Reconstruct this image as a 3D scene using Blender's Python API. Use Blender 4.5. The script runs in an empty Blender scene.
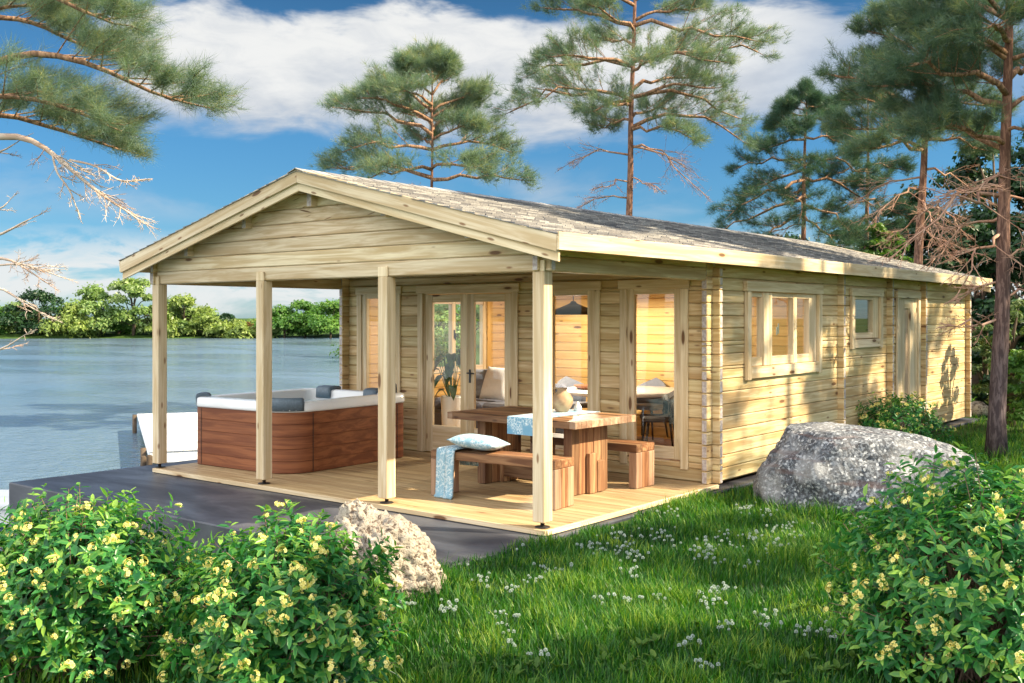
import bpy, math, random
import numpy as np
from mathutils import Vector, Matrix

SC = bpy.context.scene
COL = SC.collection
rnd = random.Random(7)
R_ = math.radians

# ------------------------------------------------------------------ camera frame
CAM = np.array([10.876, -6.921, 1.763]); YAW = -0.674; FPX = 1042.76; HY = 317.4
_c, _s = math.cos(YAW), math.sin(YAW)
RV = np.array([_c, -_s, 0.0]); FV = np.array([_s, _c, 0.0]); UV = np.array([0, 0, 1.0])
def spot(u, v, d):
    """Point at depth d (metres) along a sight line of the photograph; used to survey where things stand."""
    return CAM + (FV + RV * (u - 512) / FPX + UV * (HY - v) / FPX) * d

SUN_AZ, SUN_EL = R_(27), R_(38)
SUN_DIR = np.array([math.cos(SUN_AZ) * math.cos(SUN_EL), math.sin(SUN_AZ) * math.cos(SUN_EL), math.sin(SUN_EL)])

# ------------------------------------------------------------------ tagging
def tag(o, label=None, cat=None, group=None, kind=None):
    if label: o['label'] = label
    if cat: o['category'] = cat
    if group: o['group'] = group
    if kind: o['kind'] = kind
    return o

def thing(name, label, cat, loc=(0, 0, 0), rz=0.0, group=None):
    o = bpy.data.objects.new(name, None); COL.objects.link(o)
    o.location = loc; o.rotation_euler = (0, 0, rz)
    o.empty_display_size = 0.2
    return tag(o, label, cat, group)

def link(name, mesh, mat=None, parent=None, smooth=False):
    o = bpy.data.objects.new(name, mesh); COL.objects.link(o)
    if parent: o.parent = parent
    if mat is not None:
        for m in (mat if isinstance(mat, (list, tuple)) else [mat]): mesh.materials.append(m)
    if smooth: mesh.polygons.foreach_set('use_smooth', [True] * len(mesh.polygons))
    return o

def kids(o): return [c for c in bpy.data.objects if c.parent == o]
def dup(o, loc=None, rz=None, scale=None, parent=None):
    c = o.copy(); COL.objects.link(c)
    if parent: c.parent = parent
    if loc is not None: c.location = loc
    if rz is not None: c.rotation_euler = (c.rotation_euler[0], c.rotation_euler[1], rz)
    if scale is not None: c.scale = scale if isinstance(scale, (tuple, list)) else (scale,) * 3
    for k in kids(o): dup(k, parent=c)
    return c

# ------------------------------------------------------------------ mesh builder
def _template():
    vs, idx = [], {}
    for sx in (-1, 1):
        for sy in (-1, 1):
            for sz in (-1, 1):
                for a in range(3):
                    idx[(sx, sy, sz, a)] = len(vs); vs.append(((sx, sy, sz), a))
    pos = []
    for s, a in vs:
        pos.append(Vector([s[k] if k == a else s[k] * 0.8 for k in range(3)]))
    fs, nr = [], []
    def addf(ids, n):
        p = [pos[i] for i in ids]
        nn = (p[1] - p[0]).cross(p[2] - p[0])
        if nn.dot(n) < 0: ids = ids[::-1]
        fs.append(tuple(ids)); nr.append(n.normalized())
    for a in range(3):
        b, c = (a + 1) % 3, (a + 2) % 3
        for s in (-1, 1):
            ids = []
            for sb, sc in ((-1, -1), (1, -1), (1, 1), (-1, 1)):
                t = [0, 0, 0]; t[a] = s; t[b] = sb; t[c] = sc
                ids.append(idx[(t[0], t[1], t[2], a)])
            n = Vector((0, 0, 0)); n[a] = s; addf(ids, n)
    for a, b in ((0, 1), (1, 2), (0, 2)):
        c = 3 - a - b
        for sa in (-1, 1):
            for sb in (-1, 1):
                t1 = [0] * 3; t1[a] = sa; t1[b] = sb; t1[c] = -1
                t2 = list(t1); t2[c] = 1
                n = Vector((0, 0, 0)); n[a] = sa; n[b] = sb
                addf([idx[(*t1, a)], idx[(*t2, a)], idx[(*t2, b)], idx[(*t1, b)]], n)
    for sx in (-1, 1):
        for sy in (-1, 1):
            for sz in (-1, 1):
                addf([idx[(sx, sy, sz, a)] for a in range(3)], Vector((sx, sy, sz)))
    return vs, fs, nr
TV, TF, TN = _template()

class MB:
    def __init__(s): s.v, s.f, s.m, s.g, s.sm = [], [], [], [], []
    def add(s, verts, faces, mat=0, smooth=False, grain=None):
        o = len(s.v); s.v += [tuple(v) for v in verts]
        s.g += grain if grain else [(0, 0, 0)] * len(verts)
        for f in faces: s.f.append(tuple(i + o for i in f)); s.m.append(mat); s.sm.append(smooth)
    def box(s, c, size, ch=0.004, ax=0, mat=0, M=None, alt=None, clamp=None, endmat=None):
        """chamfered box; ax = axis of the grain; alt=(normal, material) for faces that look that way"""
        h = [x / 2 for x in size]; ch = min(ch, min(h) * 0.8)
        off = (rnd.random() * 30, rnd.random() * 30, rnd.random() * 30)
        vs, gs = [], []
        b1, b2 = (ax + 1) % 3, (ax + 2) % 3
        for sg, a in TV:
            p = [sg[k] * (h[k] if k == a else h[k] - ch) for k in range(3)]
            gs.append((p[ax] + off[0], p[b1] + off[1], p[b2] + off[2]))
            q = Vector((p[0], p[1], p[2])) + (Vector(c) if M is None else Vector((0, 0, 0)))
            if M is not None: q = M @ (Vector(c) + Vector(p))
            if clamp: q = clamp(q)
            vs.append(tuple(q))
        o = len(s.v); s.v += vs; s.g += gs
        for f, n in zip(TF, TN):
            m = mat
            if endmat is not None and abs(n[ax]) > 0.9: m = endmat
            if alt and n.dot(Vector(alt[0])) > 0.6: m = alt[1]
            s.f.append(tuple(i + o for i in f)); s.m.append(m); s.sm.append(False)
    def beam(s, p0, p1, w, h, ch=0.004, mat=0, up=(0, 0, 1), endmat=None):
        p0, p1 = Vector(p0), Vector(p1); d = (p1 - p0); L = d.length; x = d.normalized()
        u = Vector(up); y = u.cross(x).normalized(); z = x.cross(y)
        M = Matrix(((x.x, y.x, z.x, 0), (x.y, y.y, z.y, 0), (x.z, y.z, z.z, 0), (0, 0, 0, 1)))
        M.translation = (p0 + p1) / 2
        s.box((0, 0, 0), (L, w, h), ch, 0, mat, M, endmat=endmat)
    def tube(s, pts, rad, n=6, mat=0, cap=True, smooth=True):
        pts = [Vector(p) for p in pts]; vs, fs = [], []
        up = Vector((0.13, 0.21, 0.97))
        for i, p in enumerate(pts):
            t = (pts[min(i + 1, len(pts) - 1)] - pts[max(i - 1, 0)]).normalized()
            a = t.cross(up)
            if a.length < 0.05: a = t.cross(Vector((1, 0, 0)))
            a.normalize(); b = t.cross(a)
            r = rad[i] if hasattr(rad, '__len__') else rad
            for k in range(n):
                q = 2 * math.pi * k / n
                vs.append(p + (a * math.cos(q) + b * math.sin(q)) * r)
        for i in range(len(pts) - 1):
            for k in range(n):
                k2 = (k + 1) % n
                fs.append((i * n + k, i * n + k2, (i + 1) * n + k2, (i + 1) * n + k))
        if cap:
            fs.append(tuple(range(n))[::-1]); fs.append(tuple((len(pts) - 1) * n + k for k in range(n)))
        s.add(vs, fs, mat, smooth)
    def lathe(s, prof, n=24, c=(0, 0, 0), mat=0, sx=1, sy=1, smooth=True):
        vs, fs = [], []
        for r, z in prof:
            for k in range(n):
                q = 2 * math.pi * k / n
                vs.append((c[0] + r * math.cos(q) * sx, c[1] + r * math.sin(q) * sy, c[2] + z))
        for i in range(len(prof) - 1):
            for k in range(n):
                k2 = (k + 1) % n
                fs.append((i * n + k, i * n + k2, (i + 1) * n + k2, (i + 1) * n + k))
        s.add(vs, fs, mat, smooth)
    def loft(s, rings, mat=0, smooth=True, cap0=False, cap1=False):
        n = len(rings[0]); vs = [p for r in rings for p in r]; fs = []
        for i in range(len(rings) - 1):
            for k in range(n):
                k2 = (k + 1) % n
                fs.append((i * n + k, i * n + k2, (i + 1) * n + k2, (i + 1) * n + k))
        s.add(vs, fs, mat, smooth)
        o = len(s.v) - len(vs)
        if cap0: s.f.append(tuple(o + k for k in range(n))[::-1]); s.m.append(mat); s.sm.append(False)
        if cap1: s.f.append(tuple(o + (len(rings) - 1) * n + k for k in range(n))); s.m.append(mat); s.sm.append(False)
    def build(s, name, mats, parent=None):
        me = bpy.data.meshes.new(name); me.from_pydata(s.v, [], s.f)
        for m in (mats if isinstance(mats, (list, tuple)) else [mats]): me.materials.append(m)
        me.polygons.foreach_set('material_index', s.m)
        me.polygons.foreach_set('use_smooth', s.sm)
        at = me.attributes.new('grain', 'FLOAT_VECTOR', 'POINT')
        at.data.foreach_set('vector', np.array(s.g, dtype=np.float32).ravel())
        me.update()
        o = bpy.data.objects.new(name, me); COL.objects.link(o)
        if parent: o.parent = parent
        return o

def np_mesh(name, V, F, tint=None, smooth=False):
    """V (n,3), F (m,k) with one polygon size"""
    me = bpy.data.meshes.new(name); n, (m, k) = len(V), F.shape
    me.vertices.add(n); me.vertices.foreach_set('co', V.astype(np.float32).ravel())
    me.loops.add(m * k); me.loops.foreach_set('vertex_index', F.astype(np.int32).ravel())
    me.polygons.add(m); me.polygons.foreach_set('loop_start', np.arange(0, m * k, k, dtype=np.int32))
    me.polygons.foreach_set('loop_total', np.full(m, k, dtype=np.int32))
    if smooth: me.polygons.foreach_set('use_smooth', np.ones(m, dtype=bool))
    if tint is not None:
        a = me.attributes.new('tint', 'FLOAT', 'POINT'); a.data.foreach_set('value', tint.astype(np.float32))
    me.update(calc_edges=True)
    return me

# ------------------------------------------------------------------ materials
def mat_new(name):
    m = bpy.data.materials.new(name); m.use_nodes = True; nt = m.node_tree; nt.nodes.clear()
    return m, nt
class NT:
    def __init__(s, nt): s.t = nt
    def n(s, typ, ins=None, **kw):
        nd = s.t.nodes.new(typ)
        for k, v in kw.items(): setattr(nd, k, v)
        for k, v in (ins or {}).items():
            sock = nd.inputs[k]
            if hasattr(v, 'is_output') or isinstance(v, bpy.types.NodeSocket): s.t.links.new(v, sock)
            else: sock.default_value = v
        return nd
    def math(s, op, a, b=0.0, clamp=False):
        nd = s.n('ShaderNodeMath', {0: a, 1: b}, operation=op); nd.use_clamp = clamp; return nd.outputs[0]
    def mix(s, f, a, b, mode='MIX'):
        nd = s.n('ShaderNodeMix', data_type='RGBA', blend_type=mode)
        for i, v in ((0, f), (6, a), (7, b)):
            if isinstance(v, bpy.types.NodeSocket): s.t.links.new(v, nd.inputs[i])
            else: nd.inputs[i].default_value = v if i == 0 or len(v) == 4 else (*v, 1)
        return nd.outputs[2]
    def ramp(s, f, stops, interp='LINEAR'):
        nd = s.n('ShaderNodeValToRGB', {0: f}); cr = nd.color_ramp; cr.interpolation = interp
        while len(cr.elements) < len(stops): cr.elements.new(0.5)
        for e, (p, c) in zip(cr.elements, stops): e.position = p; e.color = (*c, 1) if len(c) == 3 else c
        return nd.outputs[0]
    def rng(s, v, a, b, c=0.0, d=1.0, smooth=True):
        nd = s.n('ShaderNodeMapRange', {0: v, 1: a, 2: b, 3: c, 4: d}, interpolation_type='SMOOTHSTEP' if smooth else 'LINEAR')
        return nd.outputs[0]
    def noise(s, vec, scale, detail=3, rough=0.55, dist=0.0, out=0):
        ins = {'Scale': scale, 'Detail': detail, 'Roughness': rough, 'Distortion': dist}
        if vec is not None: ins['Vector'] = vec
        return s.n('ShaderNodeTexNoise', ins).outputs[out]
    def scale(s, vec, sc, loc=(0, 0, 0)):
        return s.n('ShaderNodeMapping', {'Vector': vec, 'Scale': sc, 'Location': loc}).outputs[0]
    def bump(s, h, strength=0.3, dist=0.01):
        return s.n('ShaderNodeBump', {'Height': h, 'Strength': strength, 'Distance': dist}).outputs[0]
    def pbsdf(s, **kw):
        names = dict(color='Base Color', rough='Roughness', metal='Metallic', normal='Normal', spec='Specular IOR Level', coat='Coat Weight', trans='Transmission Weight', ior='IOR', sss='Subsurface Weight', sheen='Sheen Weight')
        nd = s.n('ShaderNodeBsdfPrincipled')
        for k, v in kw.items():
            so = nd.inputs[names[k]]
            if isinstance(v, bpy.types.NodeSocket): s.t.links.new(v, so)
            else: so.default_value = (*v, 1) if k == 'color' and len(v) == 3 else v
        return nd.outputs[0]
    def out(s, sh): s.n('ShaderNodeOutputMaterial', {'Surface': sh})
    def obj(s): return s.n('ShaderNodeTexCoord').outputs['Object']
    def attr(s, name, o='Vector'): return s.n('ShaderNodeAttribute', attribute_name=name).outputs[o]
    def island(s): return s.n('ShaderNodeNewGeometry').outputs['Random Per Island']

def wood(name, light, dark, alt, knot=(0.16, 0.08, 0.035), knots=0.42, rough=0.62, spec=0.3, strength=0.25, var=0.22, fine=1.0):
    m, nt = mat_new(name); t = NT(nt)
    g = t.attr('grain'); isl = t.island()
    n1 = t.noise(t.scale(g, (0.9, 16 * fine, 16 * fine)), 1.0, 4, 0.6, 0.8)
    n2 = t.noise(t.scale(g, (2.5, 70 * fine, 70 * fine)), 1.0, 2, 0.5)
    base = t.mix(t.rng(n1, 0.36, 0.66), dark, light)
    base = t.mix(t.math('MULTIPLY', t.rng(n2, 0.45, 0.7), 0.4), base, dark)
    tint = t.rng(isl, 0.25, 0.85)
    base = t.mix(t.math('MULTIPLY', tint, 0.75), base, t.mix(1.0, base, alt, 'MULTIPLY'))
    val = t.math('ADD', t.math('MULTIPLY', t.math('FRACT', t.math('MULTIPLY', isl, 17.31)), var * 2), 1 - var)
    base = t.mix(1.0, base, t.n('ShaderNodeCombineXYZ', {0: val, 1: val, 2: val}).outputs[0], 'MULTIPLY')
    vo = t.n('ShaderNodeTexVoronoi', {'Vector': t.scale(g, (1.7, 6.5, 6.5)), 'Scale': 1.0}, feature='F1')
    on = t.math('LESS_THAN', t.n('ShaderNodeSeparateColor', {0: vo.outputs['Color']}).outputs[0], knots)
    km = t.math('MULTIPLY', t.rng(vo.outputs['Distance'], 0.17, 0.10), on)
    ring = t.math('MULTIPLY', t.rng(vo.outputs['Distance'], 0.34, 0.15), on)
    base = t.mix(t.math('MULTIPLY', ring, 0.35), base, (dark[0] * 0.8, dark[1] * 0.7, dark[2] * 0.6))
    base = t.mix(km, base, knot)
    v2 = t.n('ShaderNodeTexVoronoi', {'Vector': t.scale(g, (3.6, 12.0, 12.0), (7.3, 2.1, 4.4)), 'Scale': 1.0}, feature='F1')
    on2 = t.math('LESS_THAN', t.n('ShaderNodeSeparateColor', {0: v2.outputs['Color']}).outputs[1], knots * 0.7)
    base = t.mix(t.math('MULTIPLY', t.math('MULTIPLY', t.rng(v2.outputs['Distance'], 0.20, 0.09), on2), 0.85), base, (knot[0] * 1.3, knot[1] * 1.2, knot[2] * 1.1))
    t.out(t.pbsdf(color=base, rough=rough, spec=spec, normal=t.bump(n1, strength, 0.004)))
    return m

def simple(name, col, rough=0.6, metal=0.0, noise=0.0, scale=8.0, spec=0.5, bump=0.0, col2=None, coat=0.0, sheen=0.0):
    m, nt = mat_new(name); t = NT(nt); kw = {}
    c = col
    n = t.noise(t.obj(), scale, 4, 0.6)
    if noise or col2:
        c2 = col2 or tuple(x * (1 - noise) for x in col)
        c = t.mix(t.rng(n, 0.35, 0.65), c2, col)
    if bump: kw['normal'] = t.bump(n, bump, 0.01)
    t.out(t.pbsdf(color=c, rough=rough, metal=metal, spec=spec, coat=coat, sheen=sheen, **kw))
    return m

M = {}
M['log'] = wood('pressure_treated_pine', (0.72, 0.565, 0.335), (0.49, 0.32, 0.145), (0.90, 0.975, 0.91), var=0.15)
M['gable'] = wood('pale_gable_boards', (0.79, 0.645, 0.455), (0.53, 0.37, 0.20), (0.93, 0.985, 0.94), var=0.12)
M['trim'] = wood('planed_pine', (0.78, 0.635, 0.44), (0.58, 0.42, 0.24), (0.96, 0.985, 0.95), knots=0.42, var=0.08)
M['inner'] = wood('indoor_pine', (0.70, 0.47, 0.19), (0.58, 0.36, 0.12), (1.0, 0.95, 0.86), knots=0.5, var=0.1)
M['deck'] = wood('deck_boards', (0.50, 0.375, 0.21), (0.34, 0.225, 0.115), (0.96, 0.95, 0.9), knots=0.25, var=0.12, rough=0.5)
M['endgrain'] = simple('sawn_end_grain', (0.55, 0.50, 0.47), 0.8, col2=(0.36, 0.29, 0.27), scale=30)
M['oldwood'] = wood('reclaimed_wood', (0.48, 0.28, 0.14), (0.20, 0.09, 0.042), (0.55, 0.47, 0.43), knot=(0.05, 0.025, 0.015), knots=0.3, var=0.42, rough=0.55)
M['oldend'] = wood('reclaimed_end', (0.52, 0.36, 0.24), (0.34, 0.20, 0.12), (0.8, 0.7, 0.66), knots=0.15, var=0.35)
M['redwood'] = wood('tub_cabinet_wood', (0.34, 0.125, 0.050), (0.19, 0.060, 0.025), (0.8, 0.75, 0.75), knots=0.0, var=0.12, rough=0.55, fine=0.8)
M['whitewood'] = wood('white_painted_board', (0.80, 0.80, 0.79), (0.74, 0.74, 0.73), (0.97, 0.97, 0.98), knots=0.0, var=0.04)
M['acrylic'] = simple('white_acrylic', (0.82, 0.83, 0.84), 0.18, spec=0.5, coat=0.3)
M['slate'] = simple('slate_blue_cushion', (0.12, 0.165, 0.21), 0.55, noise=0.2, scale=40)
M['black'] = simple('black_metal', (0.015, 0.014, 0.014), 0.4, noise=0.2)
M['bark'] = None
M['steel'] = simple('brushed_steel', (0.5, 0.5, 0.5), 0.3, 1.0)
M['white'] = simple('white_gloss', (0.8, 0.79, 0.77), 0.3)
M['ceramic'] = simple('cream_clay', (0.46, 0.32, 0.18), 0.6, col2=(0.33, 0.20, 0.11), scale=9)
M['sofa'] = simple('grey_blue_upholstery', (0.10, 0.105, 0.14), 0.9, noise=0.25, scale=60, sheen=0.3, bump=0.1)
M['greycloth'] = simple('grey_cushion_cloth', (0.20, 0.21, 0.25), 0.9, noise=0.15, scale=50, sheen=0.3)
M['whitecloth'] = simple('white_cushion_cloth', (0.78, 0.77, 0.75), 0.9, noise=0.06, scale=30, sheen=0.2)
M['darkseat'] = simple('dark_brown_leather', (0.018, 0.013, 0.012), 0.75, noise=0.2, scale=25)
M['rug'] = simple('pink_grey_rug', (0.42, 0.30, 0.31), 0.95, col2=(0.30, 0.21, 0.23), scale=14, bump=0.3)
M['bowl'] = simple('copper_tray', (0.30, 0.12, 0.06), 0.4, metal=0.4)
M['houseleaf'] = simple('house_plant_leaf', (0.02, 0.06, 0.02), 0.35, col2=(0.05, 0.12, 0.03), scale=10)

def glass():
    m, nt = mat_new('window_glass'); t = NT(nt)
    ge = t.n('ShaderNodeNewGeometry')
    cs = t.math('ABSOLUTE', t.n('ShaderNodeVectorMath', {0: ge.outputs['Normal'], 1: ge.outputs['Incoming']}, operation='DOT_PRODUCT').outputs['Value'])
    fr = t.math('ADD', 0.035, t.math('MULTIPLY', 0.965, t.math('POWER', t.math('SUBTRACT', 1.0, cs), 5.0)), True)
    tr = t.n('ShaderNodeBsdfTransparent', {0: (0.97, 0.985, 0.98, 1)}).outputs[0]
    gl = t.n('ShaderNodeBsdfGlossy', {0: (1, 1, 1, 1), 'Roughness': 0.0}).outputs[0]
    t.out(t.n('ShaderNodeMixShader', {0: fr, 1: tr, 2: gl}).outputs[0]); return m
M['glass'] = glass()
M['pale_pane'] = simple('opaque_pale_pane', (0.50, 0.36, 0.24), 0.2, noise=0.1, scale=3)  # opaque pale tone stands in for the lit view through clear glass

def fabric_pattern(name, a, b, sc=14.0):
    m, nt = mat_new(name); t = NT(nt); o = t.obj()
    d = t.n('ShaderNodeVectorMath', {0: o, 1: t.scale(t.noise(o, sc * 0.5, 2, out=1), (0.05,) * 3)}, operation='ADD').outputs[0]
    v = t.n('ShaderNodeTexVoronoi', {'Vector': d, 'Scale': sc * 1.7}, feature='DISTANCE_TO_EDGE').outputs[0]
    w = t.noise(d, sc * 2.6, 4, 0.65)
    f = t.math('MULTIPLY', t.rng(t.noise(o, 7.0, 2), 0.34, 0.5), t.math('MAXIMUM', t.math('MULTIPLY', t.rng(v, 0.11, 0.05), t.rng(w, 0.38, 0.5)), t.rng(w, 0.53, 0.60)))
    c = t.mix(f, a, b)
    t.out(t.pbsdf(color=c, rough=0.9, spec=0.2, sheen=0.25, normal=t.bump(t.noise(o, 120, 2), 0.15, 0.003)))
    return m
M['bluecloth'] = fabric_pattern('blue_damask_cloth', (0.20, 0.36, 0.46), (0.50, 0.60, 0.64), 16)
M['bluerunner'] = fabric_pattern('blue_damask_runner', (0.16, 0.36, 0.52), (0.62, 0.72, 0.76), 22)

def shingle():
    m, nt = mat_new('asphalt_shingle'); t = NT(nt); o = t.obj(); isl = t.island()
    n = t.noise(o, 60, 3, 0.7)
    c = t.ramp(isl, [(0.0, (0.16, 0.155, 0.155)), (0.15, (0.26, 0.245, 0.23)), (0.45, (0.35, 0.335, 0.31)), (0.7, (0.22, 0.21, 0.205)), (0.85, (0.42, 0.40, 0.37))], 'CONSTANT')
    c = t.mix(t.math('MULTIPLY', t.rng(n, 0.35, 0.7), 0.45), c, (0.06, 0.055, 0.055))
    t.out(t.pbsdf(color=c, rough=0.75, spec=0.4, normal=t.bump(n, 0.5, 0.004))); return m
M['shingle'] = shingle()

def slabmat():
    m, nt = mat_new('dark_concrete'); t = NT(nt); o = t.obj()
    n1 = t.noise(t.scale(o, (0.55, 1.6, 1.0)), 1.3, 5, 0.6, 0.6); n2 = t.noise(o, 30, 4, 0.7)
    c = t.mix(t.rng(n1, 0.38, 0.68), (0.028, 0.031, 0.042), (0.085, 0.09, 0.108))
    c = t.mix(t.math('MULTIPLY', t.rng(n2, 0.4, 0.7), 0.3), c, (0.04, 0.042, 0.05))
    t.out(t.pbsdf(color=c, rough=t.rng(n1, 0.3, 0.7, 0.55, 0.38), spec=0.5, normal=t.bump(n2, 0.15, 0.006))); return m
M['slab'] = slabmat()

def watermat():
    m, nt = mat_new('lake_water'); t = NT(nt); o = t.obj()
    h1 = t.noise(t.scale(o, (1.0, 1.6, 1.0)), 1.6, 3, 0.55, 0.3)
    h2 = t.noise(t.scale(o, (1.3, 0.8, 1.0)), 6.0, 3, 0.6)
    h3 = t.noise(o, 0.09, 3, 0.5)
    amp = t.rng(h3, 0.35, 0.65, 0.35, 1.0)
    h = t.math('MULTIPLY', t.math('ADD', h1, t.math('MULTIPLY', h2, 0.5)), amp)
    streak = t.noise(t.scale(o, (0.35, 0.55, 1.0)), 0.22, 4, 0.6, 0.6)
    t.out(t.pbsdf(color=(0.095, 0.145, 0.195), rough=t.rng(streak, 0.35, 0.65, 0.07, 0.20), spec=0.5, normal=t.bump(h, 0.75, 0.14))); return m
M['water'] = watermat()

def groundmat():
    m, nt = mat_new('lawn_soil'); t = NT(nt); o = t.obj()
    n1 = t.noise(o, 0.7, 4, 0.6); n2 = t.noise(o, 18, 4, 0.7)
    c = t.mix(t.rng(n1, 0.35, 0.65), (0.03, 0.065, 0.012), (0.05, 0.10, 0.018))
    c = t.mix(t.math('MULTIPLY', t.rng(n2, 0.45, 0.7), 0.6), c, (0.03, 0.028, 0.014))
    t.out(t.pbsdf(color=c, rough=0.95, spec=0.1, normal=t.bump(n2, 0.6, 0.03))); return m
M['ground'] = groundmat()

def leafmat(name, c1, c2, c3, trans=0.35, rough=0.45, spec=0.35):
    """leaf material: tint attribute picks between the leaf's own colours"""
    m, nt = mat_new(name); t = NT(nt); tv = t.attr('tint', 'Fac')
    c = t.ramp(tv, [(0.0, c1), (0.55, c2), (1.0, c3)])
    p = t.pbsdf(color=c, rough=rough, spec=spec)
    tr = t.n('ShaderNodeBsdfTranslucent', {0: t.mix(1.0, c, (1.15, 1.25, 0.55), 'MULTIPLY')}).outputs[0]
    t.out(t.n('ShaderNodeMixShader', {0: trans, 1: p, 2: tr}).outputs[0]); return m
M['needle'] = leafmat('pine_needles', (0.085, 0.155, 0.130), (0.155, 0.22, 0.145), (0.34, 0.325, 0.135), 0.36, 0.5)
M['needledark'] = leafmat('dark_pine_needles', (0.030, 0.078, 0.060), (0.055, 0.115, 0.068), (0.11, 0.15, 0.06), 0.25, 0.5)
M['needlemid'] = leafmat('teal_pine_needles', (0.045, 0.10, 0.080), (0.090, 0.150, 0.092), (0.22, 0.235, 0.085), 0.32, 0.5)
M['shrub'] = leafmat('shrub_leaf', (0.014, 0.095, 0.034), (0.055, 0.235, 0.055), (0.30, 0.48, 0.08), 0.42, 0.32)
M['grassblade'] = leafmat('grass_blade', (0.008, 0.055, 0.010), (0.045, 0.18, 0.014), (0.26, 0.36, 0.045), 0.45, 0.45)
M['weed'] = leafmat('weed_leaf', (0.04, 0.10, 0.015), (0.08, 0.16, 0.02), (0.14, 0.22, 0.03), 0.35, 0.5)
M['broad'] = leafmat('broad_leaf', (0.05, 0.14, 0.025), (0.10, 0.22, 0.035), (0.19, 0.31, 0.05), 0.4)
M['willow'] = leafmat('willow_leaf', (0.15, 0.22, 0.05), (0.25, 0.33, 0.08), (0.38, 0.43, 0.14), 0.4)
M['palegreen'] = leafmat('pale_leaf', (0.13, 0.22, 0.06), (0.23, 0.34, 0.10), (0.38, 0.46, 0.22), 0.4)
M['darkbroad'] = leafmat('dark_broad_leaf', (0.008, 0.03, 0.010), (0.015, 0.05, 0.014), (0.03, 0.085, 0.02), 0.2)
M['sapling'] = leafmat('sapling_needles', (0.06, 0.11, 0.03), (0.11, 0.17, 0.05), (0.2, 0.25, 0.08), 0.3)
M['petal'] = leafmat('cream_petals', (0.62, 0.47, 0.08), (0.78, 0.68, 0.22), (0.84, 0.79, 0.42), 0.25, 0.6)
M['clover'] = leafmat('clover_florets', (0.24, 0.32, 0.28), (0.44, 0.50, 0.52), (0.62, 0.67, 0.72), 0.3, 0.7)

def barkmat(name, lo, hi, tw, z0=1.5, z1=6.0):
    m, nt = mat_new(name); t = NT(nt); o = t.obj()
    n = t.noise(t.scale(o, (26, 26, 5)), 1.0, 4, 0.65, 0.4); n2 = t.noise(o, 1.2, 3)
    z = t.n('ShaderNodeSeparateXYZ', {0: o}).outputs[2]
    f = t.rng(t.math('ADD', z, t.math('MULTIPLY', n2, 2.0)), z0, z1)
    c = t.mix(f, lo, hi)
    c = t.mix(t.rng(n, 0.42, 0.62), t.mix(1.0, c, (0.42, 0.40, 0.42), 'MULTIPLY'), c)
    t.out(t.pbsdf(color=c, rough=0.9, spec=0.15, normal=t.bump(n, 0.9, 0.02))); return m
M['bark'] = barkmat('pine_bark', (0.125, 0.096, 0.098), (0.30, 0.160, 0.105), None)
M['limbbark'] = barkmat('pine_limb_bark', (0.36, 0.20, 0.12), (0.42, 0.25, 0.15), None)
M['deadtwig'] = simple('bare_twig_bark', (0.46, 0.30, 0.22), 0.9, col2=(0.30, 0.16, 0.11), scale=3, spec=0.1)
M['paletwig'] = simple('bleached_twig_bark', (0.62, 0.52, 0.44), 0.9, col2=(0.46, 0.32, 0.24), scale=3, spec=0.1)
M['shrubstem'] = simple('shrub_stem_bark', (0.22, 0.15, 0.11), 0.9, noise=0.3, spec=0.1)
M['treebark'] = simple('grey_brown_bark', (0.12, 0.09, 0.065), 0.9, noise=0.4, scale=5, spec=0.1)

def granite():
    m, nt = mat_new('speckled_granite'); t = NT(nt); o = t.obj()
    n1 = t.noise(o, 30, 4, 0.75); n2 = t.noise(o, 2.2, 4, 0.6, 0.5)
    v = t.n('ShaderNodeTexVoronoi', {'Vector': o, 'Scale': 46.0}).outputs['Color']
    vr = t.n('ShaderNodeSeparateColor', {0: v}).outputs[0]
    c = t.mix(t.rng(n1, 0.42, 0.60), (0.040, 0.046, 0.056), (0.205, 0.22, 0.24))
    c = t.mix(t.math('MULTIPLY', t.math('LESS_THAN', vr, 0.2), 0.8), c, (0.05, 0.05, 0.055))
    c = t.mix(t.math('GREATER_THAN', vr, 0.88), c, (0.38, 0.39, 0.40))
    band = t.noise(t.scale(o, (1.2, 1.2, 7.0)), 1.4, 3, 0.6, 0.8)
    c = t.mix(t.math('MULTIPLY', t.rng(band, 0.58, 0.68), 0.65), c, (0.10, 0.06, 0.055))
    c = t.mix(t.math('MULTIPLY', t.rng(n2, 0.48, 0.66), 0.5), c, (0.36, 0.355, 0.345))
    t.out(t.pbsdf(color=c, rough=0.75, spec=0.4, normal=t.bump(t.math('ADD', n1, n2), 0.6, 0.03))); return m
M['granite'] = granite()
def limestone():
    m, nt = mat_new('pitted_limestone'); t = NT(nt); o = t.obj()
    n1 = t.noise(o, 22, 5, 0.75, 0.5); n2 = t.noise(o, 4, 4, 0.6)
    c = t.mix(t.rng(n2, 0.4, 0.62), (0.36, 0.315, 0.26), (0.50, 0.435, 0.34))
    c = t.mix(t.rng(n1, 0.40, 0.51), (0.11, 0.08, 0.06), c)
    c = t.mix(t.rng(n1, 0.60, 0.72), c, (0.66, 0.61, 0.52))
    t.out(t.pbsdf(color=c, rough=0.9, spec=0.2, normal=t.bump(n1, 1.0, 0.03))); return m
M['limestone'] = limestone()

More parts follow.
